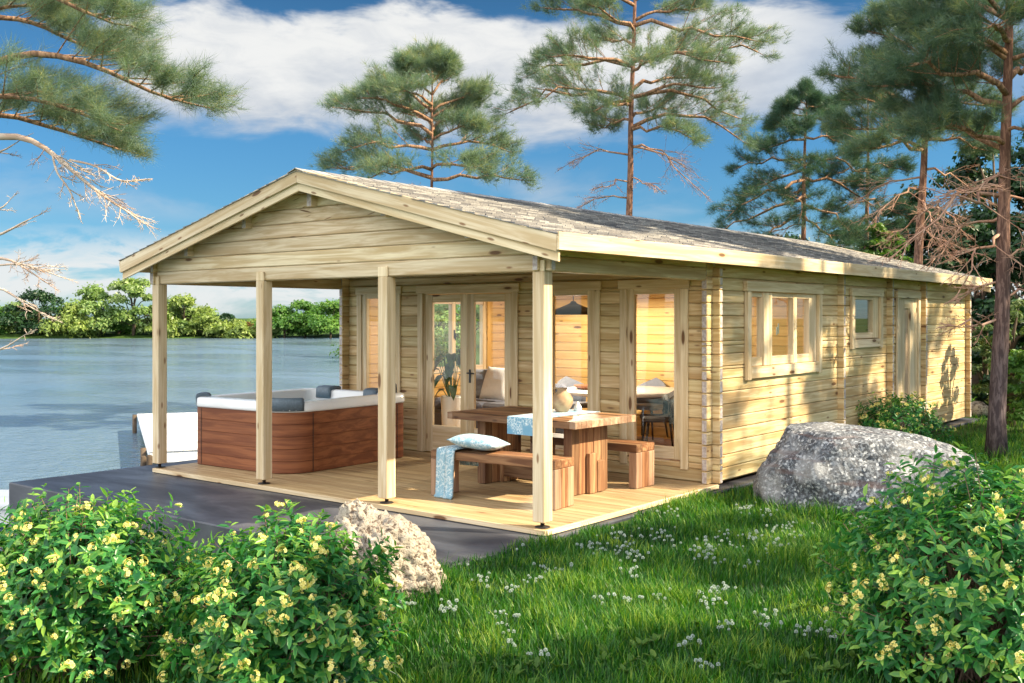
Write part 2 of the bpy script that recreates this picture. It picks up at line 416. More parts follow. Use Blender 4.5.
# ------------------------------------------------------------------ terrain
def sstep(x, a, b):
    t = np.clip((x - a) / (b - a), 0, 1); return t * t * (3 - 2 * t)
NEAR = np.array([(-60, -120), (-6, -24), (-1.2, -9), (-0.1, -3.2), (-0.15, -1.2), (-0.15, 3.3), (-3.4, 8.2), (-8, 13.2), (-20, 25.5), (-45, 53), (-110, 126), (-420, 460)], float)
def side_dist(P, L):
    """signed distance to a polyline, positive on its right-hand side"""
    best = np.full(len(P), 1e9); sg = np.ones(len(P))
    for a, b in zip(L[:-1], L[1:]):
        d = b - a; q = P - a; t = np.clip((q @ d) / (d @ d), 0, 1)
        e = q - t[:, None] * d; r = np.hypot(e[:, 0], e[:, 1])
        cr = d[0] * q[:, 1] - d[1] * q[:, 0]
        m = r < best - 1e-9
        best = np.where(m, r, best); sg = np.where(m, np.where(cr < 0, 1.0, -1.0), sg)
    return best * sg
FAR0 = np.array([-122.0, 55.6]) + 1.5 * np.array([-0.62, 0.78]); FARD = np.array([33.5, 27.0]) / math.hypot(33.5, 27); FARN = np.array([-FARD[1], FARD[0]])
WATER_Z = -0.9
def height(x, y):
    P = np.stack([np.ravel(x), np.ravel(y)], 1).astype(float)
    s = side_dist(P, NEAR)
    wid = 1.6 + 4.0 * sstep(-P[:, 1], 1.0, 1.6)
    h1 = np.where(s < 0, -0.95 + np.maximum(s * 0.4, -1.3), -0.95 + 0.87 * sstep(s, 0, 1.0) * 0 + 0.87 * np.clip(s / wid, 0, 1) ** 0.8)
    s2 = (P - FAR0) @ FARN
    s2 = s2 + 2.5 * np.sin((P @ FARD) * 0.09) + 1.2 * np.sin((P @ FARD) * 0.31 + 1)
    h2 = np.where(s2 < 0, -0.95 + np.maximum(s2 * 0.3, -1.3), -0.95 + 0.9 * np.clip(s2 / 9, 0, 1))
    h = np.maximum(h1, h2)
    far = np.hypot(P[:, 0] - 3, P[:, 1] - 5)
    und = 0.035 * np.sin(P[:, 0] * 0.9 + 1) * np.sin(P[:, 1] * 0.7) * sstep(far, 4, 9) * (h > -0.3)
    return (h + und).reshape(np.shape(x))
def gz(x, y): return float(height(np.array([x]), np.array([y]))[0])

def make_ground():
    n = 300
    u = np.linspace(-1, 1, n); ax = np.sinh(u * 6.2) / math.sinh(6.2) * 1500
    X, Y = np.meshgrid(ax + 5, ax + 1, indexing='ij')
    Z = height(X, Y)
    V = np.stack([X, Y, Z], -1).reshape(-1, 3)
    I = np.arange(n * n).reshape(n, n)
    F = np.stack([I[:-1, :-1], I[1:, :-1], I[1:, 1:], I[:-1, 1:]], -1).reshape(-1, 4)
    tag(link('ground', np_mesh('ground', V, F, smooth=True), M['ground']), kind='structure')
make_ground()
V = np.array([(-700, -500, WATER_Z), (300, -500, WATER_Z), (300, 700, WATER_Z), (-700, 700, WATER_Z)], float)
tag(link('lake_water', np_mesh('lake_water', V, np.array([[0, 1, 2, 3]])), M['water']), kind='structure')

mb = MB()
mb.box((2.59, 5.75, -0.70), (6.38, 14.34, 1.30), 0.012, 0)
tag(mb.build('pavement', M['slab']), kind='structure')

# ------------------------------------------------------------------ log cabin
WX0, WX1 = -0.08, 5.635           # outer faces of side walls
TH = 0.07
WY = 3.05                          # front wall face
PARTS_Y = [6.54, 8.43, 9.99, 12.47]
ROWH = 0.137
XP, ZP, SL = 2.78, 3.245, 0.245
EX = 3.18                          # half width of roof
YB0, YB1 = -0.2, 12.87
def roof_z(x): return ZP - SL * abs(x - XP)

cabin = thing('log_cabin', 'pale pine log cabin with a covered porch and low gable roof beside the lake', 'cabin')

def log_wall(name, axis, a0, a1, c, z0, z1, openings, inner_n=None, mat_in=1, top=None, span=None):
    """stack of logs along axis ('x' or 'y'), centred at c on the other axis"""
    b = MB(); k = 0; z = z0
    while z < z1 - 0.01:
        zt = min(z + ROWH, z1)
        cuts = sorted({z, zt} | {q for o in openings for q in (o[2], o[3]) if z + 0.012 < q < zt - 0.012})
        for za, zb in zip(cuts[:-1], cuts[1:]):
            zm = (za + zb) / 2; seg = [(a0, a1)]
            for o in openings:
                if o[2] < zm < o[3]:
                    ns = []
                    for s0, s1 in seg:
                        if o[1] <= s0 or o[0] >= s1: ns.append((s0, s1)); continue
                        if o[0] > s0: ns.append((s0, o[0]))
                        if o[1] < s1: ns.append((o[1], s1))
                    seg = ns
            if span: seg = [(max(a, s0), min(b_, s1)) for s0, s1 in seg for a, b_ in ((-99, span[0]), span, (span[1], 99)) if min(b_, s1) - max(a, s0) > 0.004]
            for s0, s1 in seg:
                if s1 - s0 < 0.004: continue
                al = (inner_n, mat_in) if inner_n and (not span or span[0] - 0.01 < (s0 + s1) / 2 < span[1] + 0.01) else None
                h = zb - za
                gp = 0.005 if h > 0.03 else 0.0     # open V joint; a thin tongue closes it behind
                if axis == 'x':
                    b.box(((s0 + s1) / 2, c, (za + zb) / 2), (s1 - s0, TH, h - gp), 0.0085, 0, 0, alt=al, endmat=2, clamp=top)
                    b.box(((s0 + s1) / 2, c, (za + zb) / 2), (s1 - s0 - 0.03, 0.022, h), 0.001, 0, 0, clamp=top)
                else:
                    b.box((c, (s0 + s1) / 2, (za + zb) / 2), (TH, s1 - s0, h - gp), 0.0085, 1, 0, alt=al, endmat=2, clamp=top)
                    b.box((c, (s0 + s1) / 2, (za + zb) / 2), (0.022, s1 - s0 - 0.03, h), 0.001, 1, 0, clamp=top)
        z = zt
    return b.build(name, [M['log'], M['inner'], M['endgrain']], cabin)

def under_roof(q):
    q = Vector((q.x, q.y, min(q.z, ZP - 0.105)))
    half = (ZP - 0.10 - q.z) / SL          # the log ends follow the roof slope
    return Vector((min(max(q.x, XP - half), XP + half), q.y, q.z))

# openings of the front wall  (x0, x1, z0, z1)
FW_OPEN = [(0.26, 0.92, 0.20, 2.10), (1.42, 2.93, 0.0, 2.10), (3.44, 4.12, 0.20, 2.10), (4.57, 5.26, 0.20, 2.10)]
log_wall('stacked_log_wall', 'x', WX0 - 0.09, WX1 + 0.085, WY + TH / 2, 0.0, 2.29, FW_OPEN, (0, 1, 0), span=(WX0 + TH, WX1 - TH))  # solid stacked logs, not planks
log_wall('stacked_log_gable', 'x', WX0 + 0.0, WX1, WY + TH / 2, 2.29, 3.15, [], (0, 1, 0), top=under_roof)
SW_OPEN = [(3.88, 5.80, 1.20, 2.06), (7.07, 8.07, 1.46, 2.06), (8.90, 9.80, 0.0, 2.06)]
log_wall('stacked_log_wall', 'y', 2.93, 12.62, WX1 - TH / 2, 0.0, 2.41, SW_OPEN, (-1, 0, 0), span=(3.09, 12.5))
LW_OPEN = [(4.45, 6.05, 0.9, 2.06)]
log_wall('stacked_log_wall', 'y', 2.93, 12.62, WX0 + TH / 2, 0.0, 2.41, LW_OPEN, (1, 0, 0), span=(3.09, 12.5))
for i, py in enumerate(PARTS_Y):
    log_wall('stacked_log_wall', 'x', WX0 - 0.09, WX1 + 0.085, py + TH / 2, 0.0, 2.34, [], (0, -1, 0) if i < 3 else None, span=(WX0 + TH, WX1 - TH))
    log_wall('stacked_log_gable', 'x', WX0 + 0.02, WX1 - 0.02, py + TH / 2, 2.34, 3.15, [], (0, -1, 0) if i < 3 else None, top=under_roof)
# front gable over the porch
b = MB(); z = 2.15
while z < 3.1:
    b.box((2.78, 0.075, z + 0.0725), (5.90, 0.07, 0.140), 0.0085, 0, 0, clamp=under_roof, endmat=1)
    b.box((2.78, 0.075, z + 0.0725), (5.86, 0.022, 0.145), 0.001, 0, 0, clamp=under_roof, endmat=1); z += 0.145
b.build('stacked_log_gable', [M['gable'], M['endgrain']], cabin)  # log rows like those of the walls
# side beams of the porch, resting on posts and running into the walls
for xb in (WX1 - TH / 2 - 0.0, WX0 + TH / 2 + 0.0):
    b = MB()
    for k in range(2):
        b.box((xb, 1.455, 2.15 + 0.0685 + 0.137 * k), (TH - 0.004, 2.93, 0.135), 0.008, 1, 0, endmat=1)
    b.build('beam', [M['log'], M['endgrain']], cabin)
# cross logs' short ends beyond the corner posts
for xb in (WX1 + 0.045, WX0 - 0.045):
    b = MB(); b.box((xb, 0.075, 2.15 + 0.16), (0.085, 0.066, 0.24), 0.006, 0, 0, endmat=1); b.build('beam_end', [M['log'], M['endgrain']], cabin)
# posts
for px in (-0.015, 1.925, 3.765, 5.615):
    b = MB()
    b.box((px, 0.075, 0.05 + 1.049), (0.125, 0.12, 2.098), 0.006, 2)
    b.box((px, 0.0255, 2.15 + 0.045), (0.125, 0.021, 0.094), 0.004, 2)
    p = b.build('post', M['trim'], cabin)
    b = MB(); b.lathe([(0.0, 0.0025), (0.062, 0.0025), (0.066, 0.006), (0.062, 0.010), (0.018, 0.012), (0.018, 0.055), (0.0, 0.055)], 20, (px, 0.075, 0.0))
    b.build('base_plate', M['black'], p)
# deck boards
b = MB(); b.box((2.85, 1.525, -0.027), (5.68, 3.03, 0.034), 0.003, 0)
nb = 25; bw = 3.05 / nb
for k in range(nb): b.box((2.85, bw * (k + 0.5) - 0.002, -0.0135), (5.70, bw - 0.004, 0.027), 0.003, 0)
b.build('deck', M['deck'], cabin)
b = MB()
b.box((2.85, -0.0135, -0.0225), (5.726, 0.021, 0.044), 0.003, 0); b.box((5.7135, 1.515, -0.0225), (0.021, 3.02, 0.044), 0.003, 1)
b.box((-0.0135, 1.515, -0.0225), (0.021, 3.02, 0.044), 0.003, 1)
b.build('deck_border', M['trim'], cabin)
# indoor floor
b = MB()
for k in range(24): b.box((2.78, 3.12 + 0.1425 * (k + 0.5), -0.01), (5.55, 0.141, 0.04), 0.002, 0)
b.box((2.78, 9.5, -0.012), (5.55, 5.9, 0.03), 0.002, 0)
b.build('floor', M['inner'], cabin)

# roof: board deck, shingles, purlins, trims
ang = math.atan(SL)
def slope_M(sgn, y=0.0):
    """local x runs down the slope from the ridge, local z is the roof's outward normal"""
    cx, sx = math.cos(ang), math.sin(ang)
    Mx = Matrix(((sgn * cx, 0, sgn * sx, XP), (0, 1, 0, y), (-sx, 0, cx, ZP), (0, 0, 0, 1)))
    return Mx
LS = EX / math.cos(ang)
roofs = []
for sgn in (-1, 1):
    b = MB(); n = int((YB1 - YB0 - 0.07) / 0.121)
    for k in range(n):
        b.box((LS / 2 - 0.012, YB0 + 0.045 + 0.121 * (k + 0.5), -0.052), (LS - 0.05, 0.1205, 0.024), 0.003, 0, M=slope_M(sgn))
    rf = b.build('roof', M['log'], cabin); roofs.append(rf)
    b = MB(); nrow = 22; rh = LS / nrow
    for r in range(nrow):
        y = YB0 - 0.015 - (rnd.random() * 0.2)
        while y < YB1 + 0.01:
            w = rnd.uniform(0.13, 0.24); ya, yb = max(y, YB0 - 0.015), min(y + w, YB1 + 0.015); y += w
            if yb - ya < 0.02: continue
            x0, x1 = r * rh, (r + 1) * rh + 0.02 + rnd.uniform(0, 0.012)
            lift = rnd.uniform(0.006, 0.011)
            vs = []
            for xx, zz in ((x0, -0.036), (x1, -0.036 + 0.004), (x1, -0.036 + lift + 0.008), (x0, -0.034)):
                for yy in (ya + 0.004, yb - 0.004): vs.append(slope_M(sgn) @ Vector((xx, yy, zz)))
            b.add(vs, [(0, 1, 3, 2), (2, 3, 5, 4), (4, 5, 7, 6), (6, 7, 1, 0), (0, 2, 4, 6), (1, 7, 5, 3)])
    b.build('shingles', M['shingle'], rf)
b = MB(); y = YB0 - 0.02
while y < YB1:
    for sgn in (-1, 1):
        vs = []
        for xx, zz in ((-0.002, -0.012), (0.125, -0.022), (0.125, -0.030), (-0.002, -0.020)):
            for yy, dz in ((y, 0.007), (min(y + 0.26, YB1 + 0.01), 0.0)): vs.append(slope_M(sgn) @ Vector((xx, yy, zz + dz)))
        b.add(vs, [(0, 1, 3, 2), (2, 3, 5, 4), (4, 5, 7, 6), (6, 7, 1, 0), (0, 2, 4, 6), (1, 7, 5, 3)])
    y += 0.2
b.build('ridge_shingles', M['shingle'], cabin)
for xo in (0.0, 1.05, -1.05, 2.1, -2.1):
    b = MB(); zz = roof_z(XP + xo) - (0.30 if xo == 0 else 0.205)
    b.box((XP + xo, (YB0 + 0.06 + 12.8) / 2, zz), (0.07, 12.74, 0.145), 0.004, 1, endmat=1)
    b.build('purlin', [M['trim'], M['endgrain']], cabin)
for yb, s in ((YB0, 1), (YB1, -1)):
    for sgn in (-1, 1):
        b = MB()
        for yy, zo, hh in ((yb + s * 0.013, -0.024 - 0.073, 0.142), (yb + s * 0.040, -0.038 - 0.11, 0.205)):
            Mx = slope_M(sgn)
            L = LS
            def mitre(q, sgn=sgn):
                x = q.x
                if sgn > 0: x = min(max(x, XP + 0.001), XP + EX)
                else: x = max(min(x, XP - 0.001), XP - EX)
                return Vector((x, q.y, q.z))
            b.box((L / 2, yy, zo), (L + 0.12, 0.025, hh), 0.003, 0, M=Mx, clamp=mitre)
        b.build('bargeboard', M['trim'], cabin)
for sgn in (-1, 1):
    b = MB(); x = XP + sgn * (EX + 0.013)
    b.box((x, (YB0 + YB1) / 2, roof_z(x) - 0.010 - 0.078), (0.026, YB1 - YB0 - 0.004, 0.146), 0.003, 1)
    b.build('fascia', M['trim'], cabin)
    b = MB(); xw = (WX1 if sgn > 0 else WX0) + sgn * 0.14

# ---- windows and doors.  local frame: u along the wall, z up, n outwards
def wframe(axis, face, sgn):
    """returns function mapping (u, z, depth outwards) to world and box sizes"""
    if axis == 'x': return lambda u, z, d: (u, face + sgn * d, z), lambda su, sz, sd: (su, sd, sz), 0
    return lambda u, z, d: (face + sgn * d, u, z), lambda su, sz, sd: (sd, su, sz), 1
def boards(name, mat, parent, fr, lst, ch=0.004):
    P, S, ax = fr; b = MB()
    for u0, u1, z0, z1, d0, d1 in lst:
        vertical = (z1 - z0) > (u1 - u0)
        b.box(P((u0 + u1) / 2, (z0 + z1) / 2, (d0 + d1) / 2), S(u1 - u0, z1 - z0, abs(d1 - d0)), ch, 2 if vertical else ax)
    return b.build(name, mat, parent)
FR = wframe('x', WY, -1); SR = wframe('y', WX1, 1); LR = wframe('y', WX0, -1)

def full_window(u0, u1):
    t = 0.095
    w = boards('window', M['trim'], cabin, FR, [   # fixed frame set back in the opening
        (u0 + t - 0.01, u0 + t + 0.085, 0.215, 2.085, -0.055, 0.006), (u1 - t - 0.085, u1 - t + 0.01, 0.215, 2.085, -0.055, 0.006),
        (u0 + t + 0.085, u1 - t - 0.085, 2.02, 2.085, -0.055, 0.004), (u0 + t + 0.085, u1 - t - 0.085, 0.215, 0.35, -0.055, 0.004)])
    boards('trim', M['trim'], w, FR, [(u0, u0 + t, 0.12, 2.075, 0.002, 0.024), (u1 - t, u1, 0.12, 2.075, 0.002, 0.024), (u0 - 0.02, u1 + 0.02, 2.077, 2.18, 0.002, 0.028)])
    boards('pane', M['glass'], w, FR, [(u0 + t + 0.078, u1 - t - 0.078, 0.342, 2.028, -0.036, -0.030)], 0.0005)
for u0, u1 in ((0.17, 1.01), (3.35, 4.21), (4.48, 5.35)): full_window(u0, u1)

fr_ = boards('door_frame', M['trim'], cabin, FR, [(1.425, 1.445, 0.005, 2.095, -0.06, 0.004), (2.905, 2.925, 0.005, 2.095, -0.06, 0.004), (1.445, 2.905, 2.065, 2.095, -0.06, 0.004)])
boards('trim', M['trim'], fr_, FR, [(1.335, 1.43, 0.004, 2.075, 0.006, 0.028), (2.92, 3.015, 0.004, 2.075, 0.006, 0.028), (1.31, 3.04, 2.077, 2.18, 0.006, 0.031)])
for u0, u1, gx0, gx1 in ((1.448, 2.173, 1.575, 2.06), (2.177, 2.902, 2.29, 2.785)):
    d = boards('door', M['trim'], cabin, FR, [(u0, gx0, 0.012, 2.06, -0.05, -0.008), (gx1, u1, 0.012, 2.06, -0.05, -0.008), (gx0, gx1, 1.96, 2.06, -0.05, -0.009), (gx0, gx1, 0.012, 0.36, -0.05, -0.009)])
    boards('pane', M['glass'], d, FR, [(gx0 - 0.008, gx1 + 0.008, 0.352, 1.968, -0.032, -0.026)], 0.0005)
    if u0 > 2:
        hb = MB(); hb.box((2.225, WY + 0.004, 1.02), (0.035, 0.008, 0.17), 0.003, 2)
        hb.tube([(2.225, WY, 1.06), (2.225, WY - 0.05, 1.06), (2.24, WY - 0.055, 1.06), (2.345, WY - 0.055, 1.06)], 0.010, 8)
        hb.build('handle', M['black'], d)

# side wall: three-light casement, small window, narrow glazed door
w = boards('window', M['trim'], cabin, SR, [
    (3.885, 3.91, 1.21, 2.05, -0.065, 0.01), (4.24, 4.46, 1.21, 2.05, -0.065, 0.03), (5.10, 5.20, 1.21, 2.05, -0.06, 0.012),
    (5.58, 5.795, 1.21, 2.05, -0.065, 0.01), (3.91, 4.24, 1.995, 2.05, -0.06, 0.008), (4.46, 5.10, 1.995, 2.05, -0.06, 0.008), (5.20, 5.58, 1.995, 2.05, -0.06, 0.008),
    (3.91, 4.24, 1.21, 1.31, -0.06, 0.008), (4.46, 5.10, 1.21, 1.31, -0.06, 0.008), (5.20, 5.58, 1.21, 1.31, -0.06, 0.008)])
boards('trim', M['trim'], w, SR, [(3.79, 3.885, 1.06, 2.055, 0.003, 0.05), (5.81, 5.905, 1.06, 2.055, 0.003, 0.05), (3.76, 5.93, 2.057, 2.17, 0.003, 0.055)])
boards('sill', M['trim'], w, SR, [(3.887, 5.808, 1.075, 1.205, 0.003, 0.045)])
for g0, g1 in ((3.90, 4.25), (4.45, 5.11), (5.19, 5.59)):
    boards('pane', M['glass'], w, SR, [(g0, g1, 1.30, 2.002, -0.036, -0.030)], 0.0005)
for hy in (4.05, 4.83):
    hb = MB(); hb.box((WX1 - 0.062, hy, 1.63), (0.012, 0.022, 0.12), 0.003, 2); hb.box((WX1 - 0.082, hy, 1.60), (0.012, 0.02, 0.10), 0.003, 2)
    hb.build('handle', M['steel'], w)
w = boards('window', M['trim'], cabin, SR, [(7.075, 7.13, 1.47, 2.055, -0.065, 0.006), (7.84, 8.065, 1.47, 2.055, -0.065, 0.006), (7.13, 7.84, 2.01, 2.055, -0.06, 0.004), (7.13, 7.84, 1.47, 1.55, -0.06, 0.004)])
boards('trim', M['trim'], w, SR, [(6.97, 7.07, 1.33, 2.055, 0.003, 0.04), (8.07, 8.17, 1.33, 2.055, 0.003, 0.04), (6.95, 8.19, 2.057, 2.16, 0.003, 0.045), (7.07, 8.07, 1.345, 1.46, 0.003, 0.036)])
boards('pane', M['glass'], w, SR, [(7.122, 7.848, 1.542, 2.018, -0.036, -0.030)], 0.0005)
fr_ = boards('door_frame', M['trim'], cabin, SR, [(8.905, 8.925, 0.004, 2.05, -0.065, 0.006), (9.775, 9.795, 0.004, 2.05, -0.065, 0.006), (8.925, 9.775, 2.03, 2.05, -0.065, 0.006)])
boards('trim', M['trim'], fr_, SR, [(8.81, 8.90, 0.004, 2.055, 0.003, 0.035), (9.80, 9.89, 0.004, 2.055, 0.003, 0.035), (8.80, 9.90, 2.057, 2.16, 0.003, 0.04)])
d = boards('door', M['trim'], cabin, SR, [(8.928, 9.24, 0.012, 2.027, -0.05, -0.005), (9.50, 9.772, 0.012, 2.027, -0.05, -0.005), (9.24, 9.50, 1.90, 2.027, -0.05, -0.006), (9.24, 9.50, 0.012, 0.28, -0.05, -0.006)])
boards('pane', M['pale_pane'], d, SR, [(9.232, 9.508, 0.272, 1.908, -0.046, -0.040)], 0.0005)
w = boards('window', M['trim'], cabin, LR, [(4.46, 4.54, 0.91, 2.05, -0.07, 0.01), (5.96, 6.04, 0.91, 2.05, -0.07, 0.01), (5.21, 5.29, 0.91, 2.05, -0.075, 0.01), (4.54, 5.21, 1.97, 2.05, -0.07, 0.008), (5.29, 5.96, 1.97, 2.05, -0.07, 0.008), (4.54, 5.21, 0.91, 1.0, -0.07, 0.008), (5.29, 5.96, 0.91, 1.0, -0.07, 0.008)])
for g0, g1 in ((4.53, 5.22), (5.28, 5.97)):
    boards('pane', M['glass'], w, LR, [(g0, g1, 0.99, 1.98, -0.036, -0.030)], 0.0005)
boards('trim', M['inner'], w, LR, [(4.36, 4.45, 0.8, 2.07, -0.092, -0.072), (6.05, 6.14, 0.8, 2.07, -0.092, -0.072), (4.34, 6.16, 2.072, 2.17, -0.096, -0.072), (4.45, 6.05, 0.80, 0.90, -0.092, -0.072)])
hb = MB(); hb.box((WX0 + 0.085, 5.25, 1.50), (0.014, 0.025, 0.14), 0.003, 2); hb.box((WX0 + 0.108, 5.25, 1.46), (0.014, 0.022, 0.11), 0.003, 2); hb.build('handle', M['black'], w)

# ------------------------------------------------------------------ hot tub
TUBC = (0.80, 1.53); TROT = R_(3)
tub = thing('hot_tub', 'square hot tub with a red-brown wood cabinet and white shell on the porch deck', 'hot tub', (TUBC[0], TUBC[1], 0.004), TROT)
def rrect(hx, hy, r0, z, n=8, ox=0, oy=0):
    pts = []
    for sx, sy, a0, rf in ((1, 1, 0, 0.45), (-1, 1, 90, 0.6), (-1, -1, 180, 0.6), (1, -1, 270, 1.0)):   # the corner towards the lawn is the rounder one
        r = max(0.02, r0 * rf); cx, cy = sx * (hx - r), sy * (hy - r)
        for k in range(n + 1):
            a = R_(a0 + 90 * k / n); pts.append((ox + cx + r * math.cos(a), oy + cy + r * math.sin(a), z))
    return pts
HX, HY_, TR = 0.87, 1.0, 0.36
# cabinet skin, boards shown by the grain
b = MB(); rings = [rrect(HX - 0.006, HY_ - 0.006, TR, 0.0, 24), rrect(HX, HY_, TR, 0.006, 24)]
for k in range(1, 5):
    z = 0.1375 * k; rings += [rrect(HX, HY_, TR, z - 0.004, 24), rrect(HX - 0.006, HY_ - 0.006, TR, z - 0.001, 24), rrect(HX - 0.006, HY_ - 0.006, TR, z + 0.001, 24), rrect(HX, HY_, TR, z + 0.004, 24)]
rings += [rrect(HX, HY_, TR, 0.684, 24), rrect(HX - 0.004, HY_ - 0.004, TR, 0.688, 24)]
b.loft(rings, 0, False); n = len(rings[0]); per = 0.0; lens = []
for i in range(n):
    lens.append(per); per += math.dist(rings[1][i], rings[1][(i + 1) % n])
for ri, r in enumerate(rings):
    for i in range(n): b.g[ri * n + i] = (lens[i], r[i][2] + 3.1 * int(r[i][2] / 0.1375), 0.37)
b.build('cabinet', M['redwood'], tub)
for sx, sy in ((1, -1), (-1, -1), (1, 1), (-1, 1)):   # strips where the side panels meet the rounded corners
    TQ = TR * (1.0 if (sx, sy) == (1, -1) else 0.6)
    b = MB(); b.box((sx * (HX - TQ), sy * (HY_ + 0.0015), 0.342), (0.008, 0.006, 0.66), 0.001, 2); b.build('joint_strip', M['black'], tub)
    b = MB(); b.box((sx * (HX + 0.0015), sy * (HY_ - TQ), 0.342), (0.006, 0.008, 0.66), 0.001, 2); b.build('joint_strip', M['black'], tub)
b = MB()
rings = [rrect(HX - 0.02, HY_ - 0.02, TR, 0.686), rrect(HX + 0.008, HY_ + 0.008, TR, 0.69), rrect(HX + 0.012, HY_ + 0.012, TR, 0.71), rrect(HX + 0.008, HY_ + 0.008, TR, 0.79),
         rrect(HX - 0.015, HY_ - 0.015, TR, 0.806), rrect(HX - 0.13, HY_ - 0.13, TR - 0.08, 0.806), rrect(HX - 0.16, HY_ - 0.16, TR - 0.1, 0.79),
         rrect(HX - 0.20, HY_ - 0.20, TR - 0.12, 0.45), rrect(HX - 0.34, HY_ - 0.34, TR - 0.2, 0.40), rrect(HX - 0.40, HY_ - 0.40, 0.15, 0.12)]
b.loft(rings, 0, True, cap1=True)
b.build('shell', M['acrylic'], tub)
b = MB(); b.add(rrect(HX - 0.172, HY_ - 0.172, TR - 0.1, 0.66), [tuple(range(36))])
mwt = simple('tub_water', (0.25, 0.5, 0.6), 0.05); b.build('water', mwt, tub)
def headrest(u0, u1, side):
    """padded slab hooked over the rim, running along one side (local axes of the tub)"""
    prof = [(0.016, 0.70), (0.022, 0.80), (0.012, 0.838), (-0.03, 0.85), (-0.14, 0.845), (-0.185, 0.82), (-0.195, 0.70), (-0.18, 0.69), (-0.165, 0.79), (-0.13, 0.812), (-0.02, 0.812), (0.004, 0.79), (0.004, 0.70)]
    b = MB(); rings = []
    for k in range(5):
        u = u0 + (u1 - u0) * k / 4; ins = 0.012 if k in (0, 4) else 0
        ring = []
        for d, z in prof:
            if side == 'front': ring.append((u, -HY_ - d, z))
            elif side == 'back': ring.append((u, HY_ + d, z))
            elif side == 'left': ring.append((-HX - d, u, z))
            else: ring.append((HX + d, u, z))
        rings.append(ring)
    b.loft(rings, 0, True, True, True)
    b.build('headrest', M['slate'], tub)
def corner_headrest(path):
    """the same pad bent along the rim; path of (x, y, nx, ny)"""
    prof = [(0.016, 0.70), (0.022, 0.80), (0.012, 0.838), (-0.03, 0.85), (-0.10, 0.845), (-0.135, 0.82), (-0.145, 0.70), (-0.13, 0.69), (-0.115, 0.79), (-0.09, 0.812), (-0.02, 0.812), (0.004, 0.79), (0.004, 0.70)]
    b = MB(); b.loft([[(x + nx * d, y + ny * d, z) for d, z in prof] for x, y, nx, ny in path], 0, True, True, True); b.build('headrest', M['slate'], tub)
def arc(sx, sy, r, a0, a1, n=7):
    return [(sx * (HX - r) + r * math.cos(R_(a0 + (a1 - a0) * k / n)), sy * (HY_ - r) + r * math.sin(R_(a0 + (a1 - a0) * k / n)), math.cos(R_(a0 + (a1 - a0) * k / n)), math.sin(R_(a0 + (a1 - a0) * k / n))) for k in range(n + 1)]
corner_headrest([(0.42 + 0.025 * k, -HY_, 0.0, -1.0) for k in range(4)] + arc(1, -1, TR, 271, 340, 12))
corner_headrest(arc(-1, -1, TR * 0.6, 184, 246))
headrest(-0.60, -0.34, 'back'); headrest(0.26, 0.48, 'back')
hd = MB()
for sgn in (1,):
    hd.tube([(0.54, HY_ - 0.05, 0.80), (0.54, HY_ - 0.05, 0.90), (0.58, HY_ - 0.05, 0.93), (0.66, HY_ - 0.05, 0.93), (0.70, HY_ - 0.05, 0.90), (0.70, HY_ - 0.05, 0.80)], 0.014, 8)
hd.build('grab_handle', M['black'], tub)

# ------------------------------------------------------------------ porch table, benches
TT = 0.76
tab = thing('dining_table', 'heavy reclaimed wood table with slab legs between two benches on the porch', 'table', (4.30, 1.78, 0.004), R_(-2.4))
b = MB(); tw = 1.02; nbd = 9; zt = TT - 0.004
for k in range(nbd):
    w = tw / nbd
    b.box((0, -tw / 2 + w * (k + 0.5), zt - 0.035), (1.56, w - 0.0015, 0.07), 0.003, 0)
for sx in (-1, 1):
    k = 0; y = -tw / 2
    while y < tw / 2 - 0.01:
        w = min(rnd.uniform(0.05, 0.12), tw / 2 - y)
        b.box((sx * 0.82, y + w / 2, zt - 0.035 + 0.0005), (0.076, w - 0.0015, 0.0705), 0.003, 0, mat=1); y += w
b.build('tabletop', [M['oldwood'], M['oldend']], tab)
for sx in (-1, 1):
    b = MB(); xs = sx * 0.58 + 0.02
    for k in range(5): b.box((xs, -0.30 + 0.118 * (k + 0.5), (zt - 0.07) / 2), (0.115 + rnd.uniform(-0.008, 0.008), 0.116, zt - 0.0725), 0.004, 2)
    b.box((xs + 0.085, 0.12, 0.16), (0.05, 0.12, 0.31), 0.004, 2); b.box((xs + 0.083, -0.01, 0.20), (0.045, 0.12, 0.40), 0.004, 2)
    b.build('leg', M['oldwood'], tab)
b = MB(); b.box((0.02, 0.0, 0.13), (1.04, 0.10, 0.14), 0.004, 0); b.build('stretcher', M['oldwood'], tab)

def bench(loc, rz, L, label):
    t = thing('bench', label, 'bench', loc, rz, None)
    b = MB(); n = 3; D = 0.34; H = 0.45
    for k in range(n): b.box((0, -D / 2 + D / n * (k + 0.5), H - 0.04), (L - 0.005, D / n - 0.0015, 0.08), 0.004, 0)
    b.build('seat', M['oldwood'], t)
    for sx in (-1, 1):
        b = MB()
        for k in range(n): b.box((sx * (L / 2 - 0.05), -D / 2 + D / n * (k + 0.5), (H - 0.082) / 2), (0.095, D / n - 0.0015, H - 0.084), 0.004, 2, mat=1 if k != 1 else 0)
        b.build('leg', [M['oldwood'], M['oldend']], t)
    return t
bench((4.52, 0.86, 0.003), R_(4.5), 1.45, 'low reclaimed wood bench in front of the table with a blue throw and pillow')
bench((4.50, 2.42, 0.003), R_(-2), 1.42, 'low bare reclaimed wood bench between the table and the cabin wall')

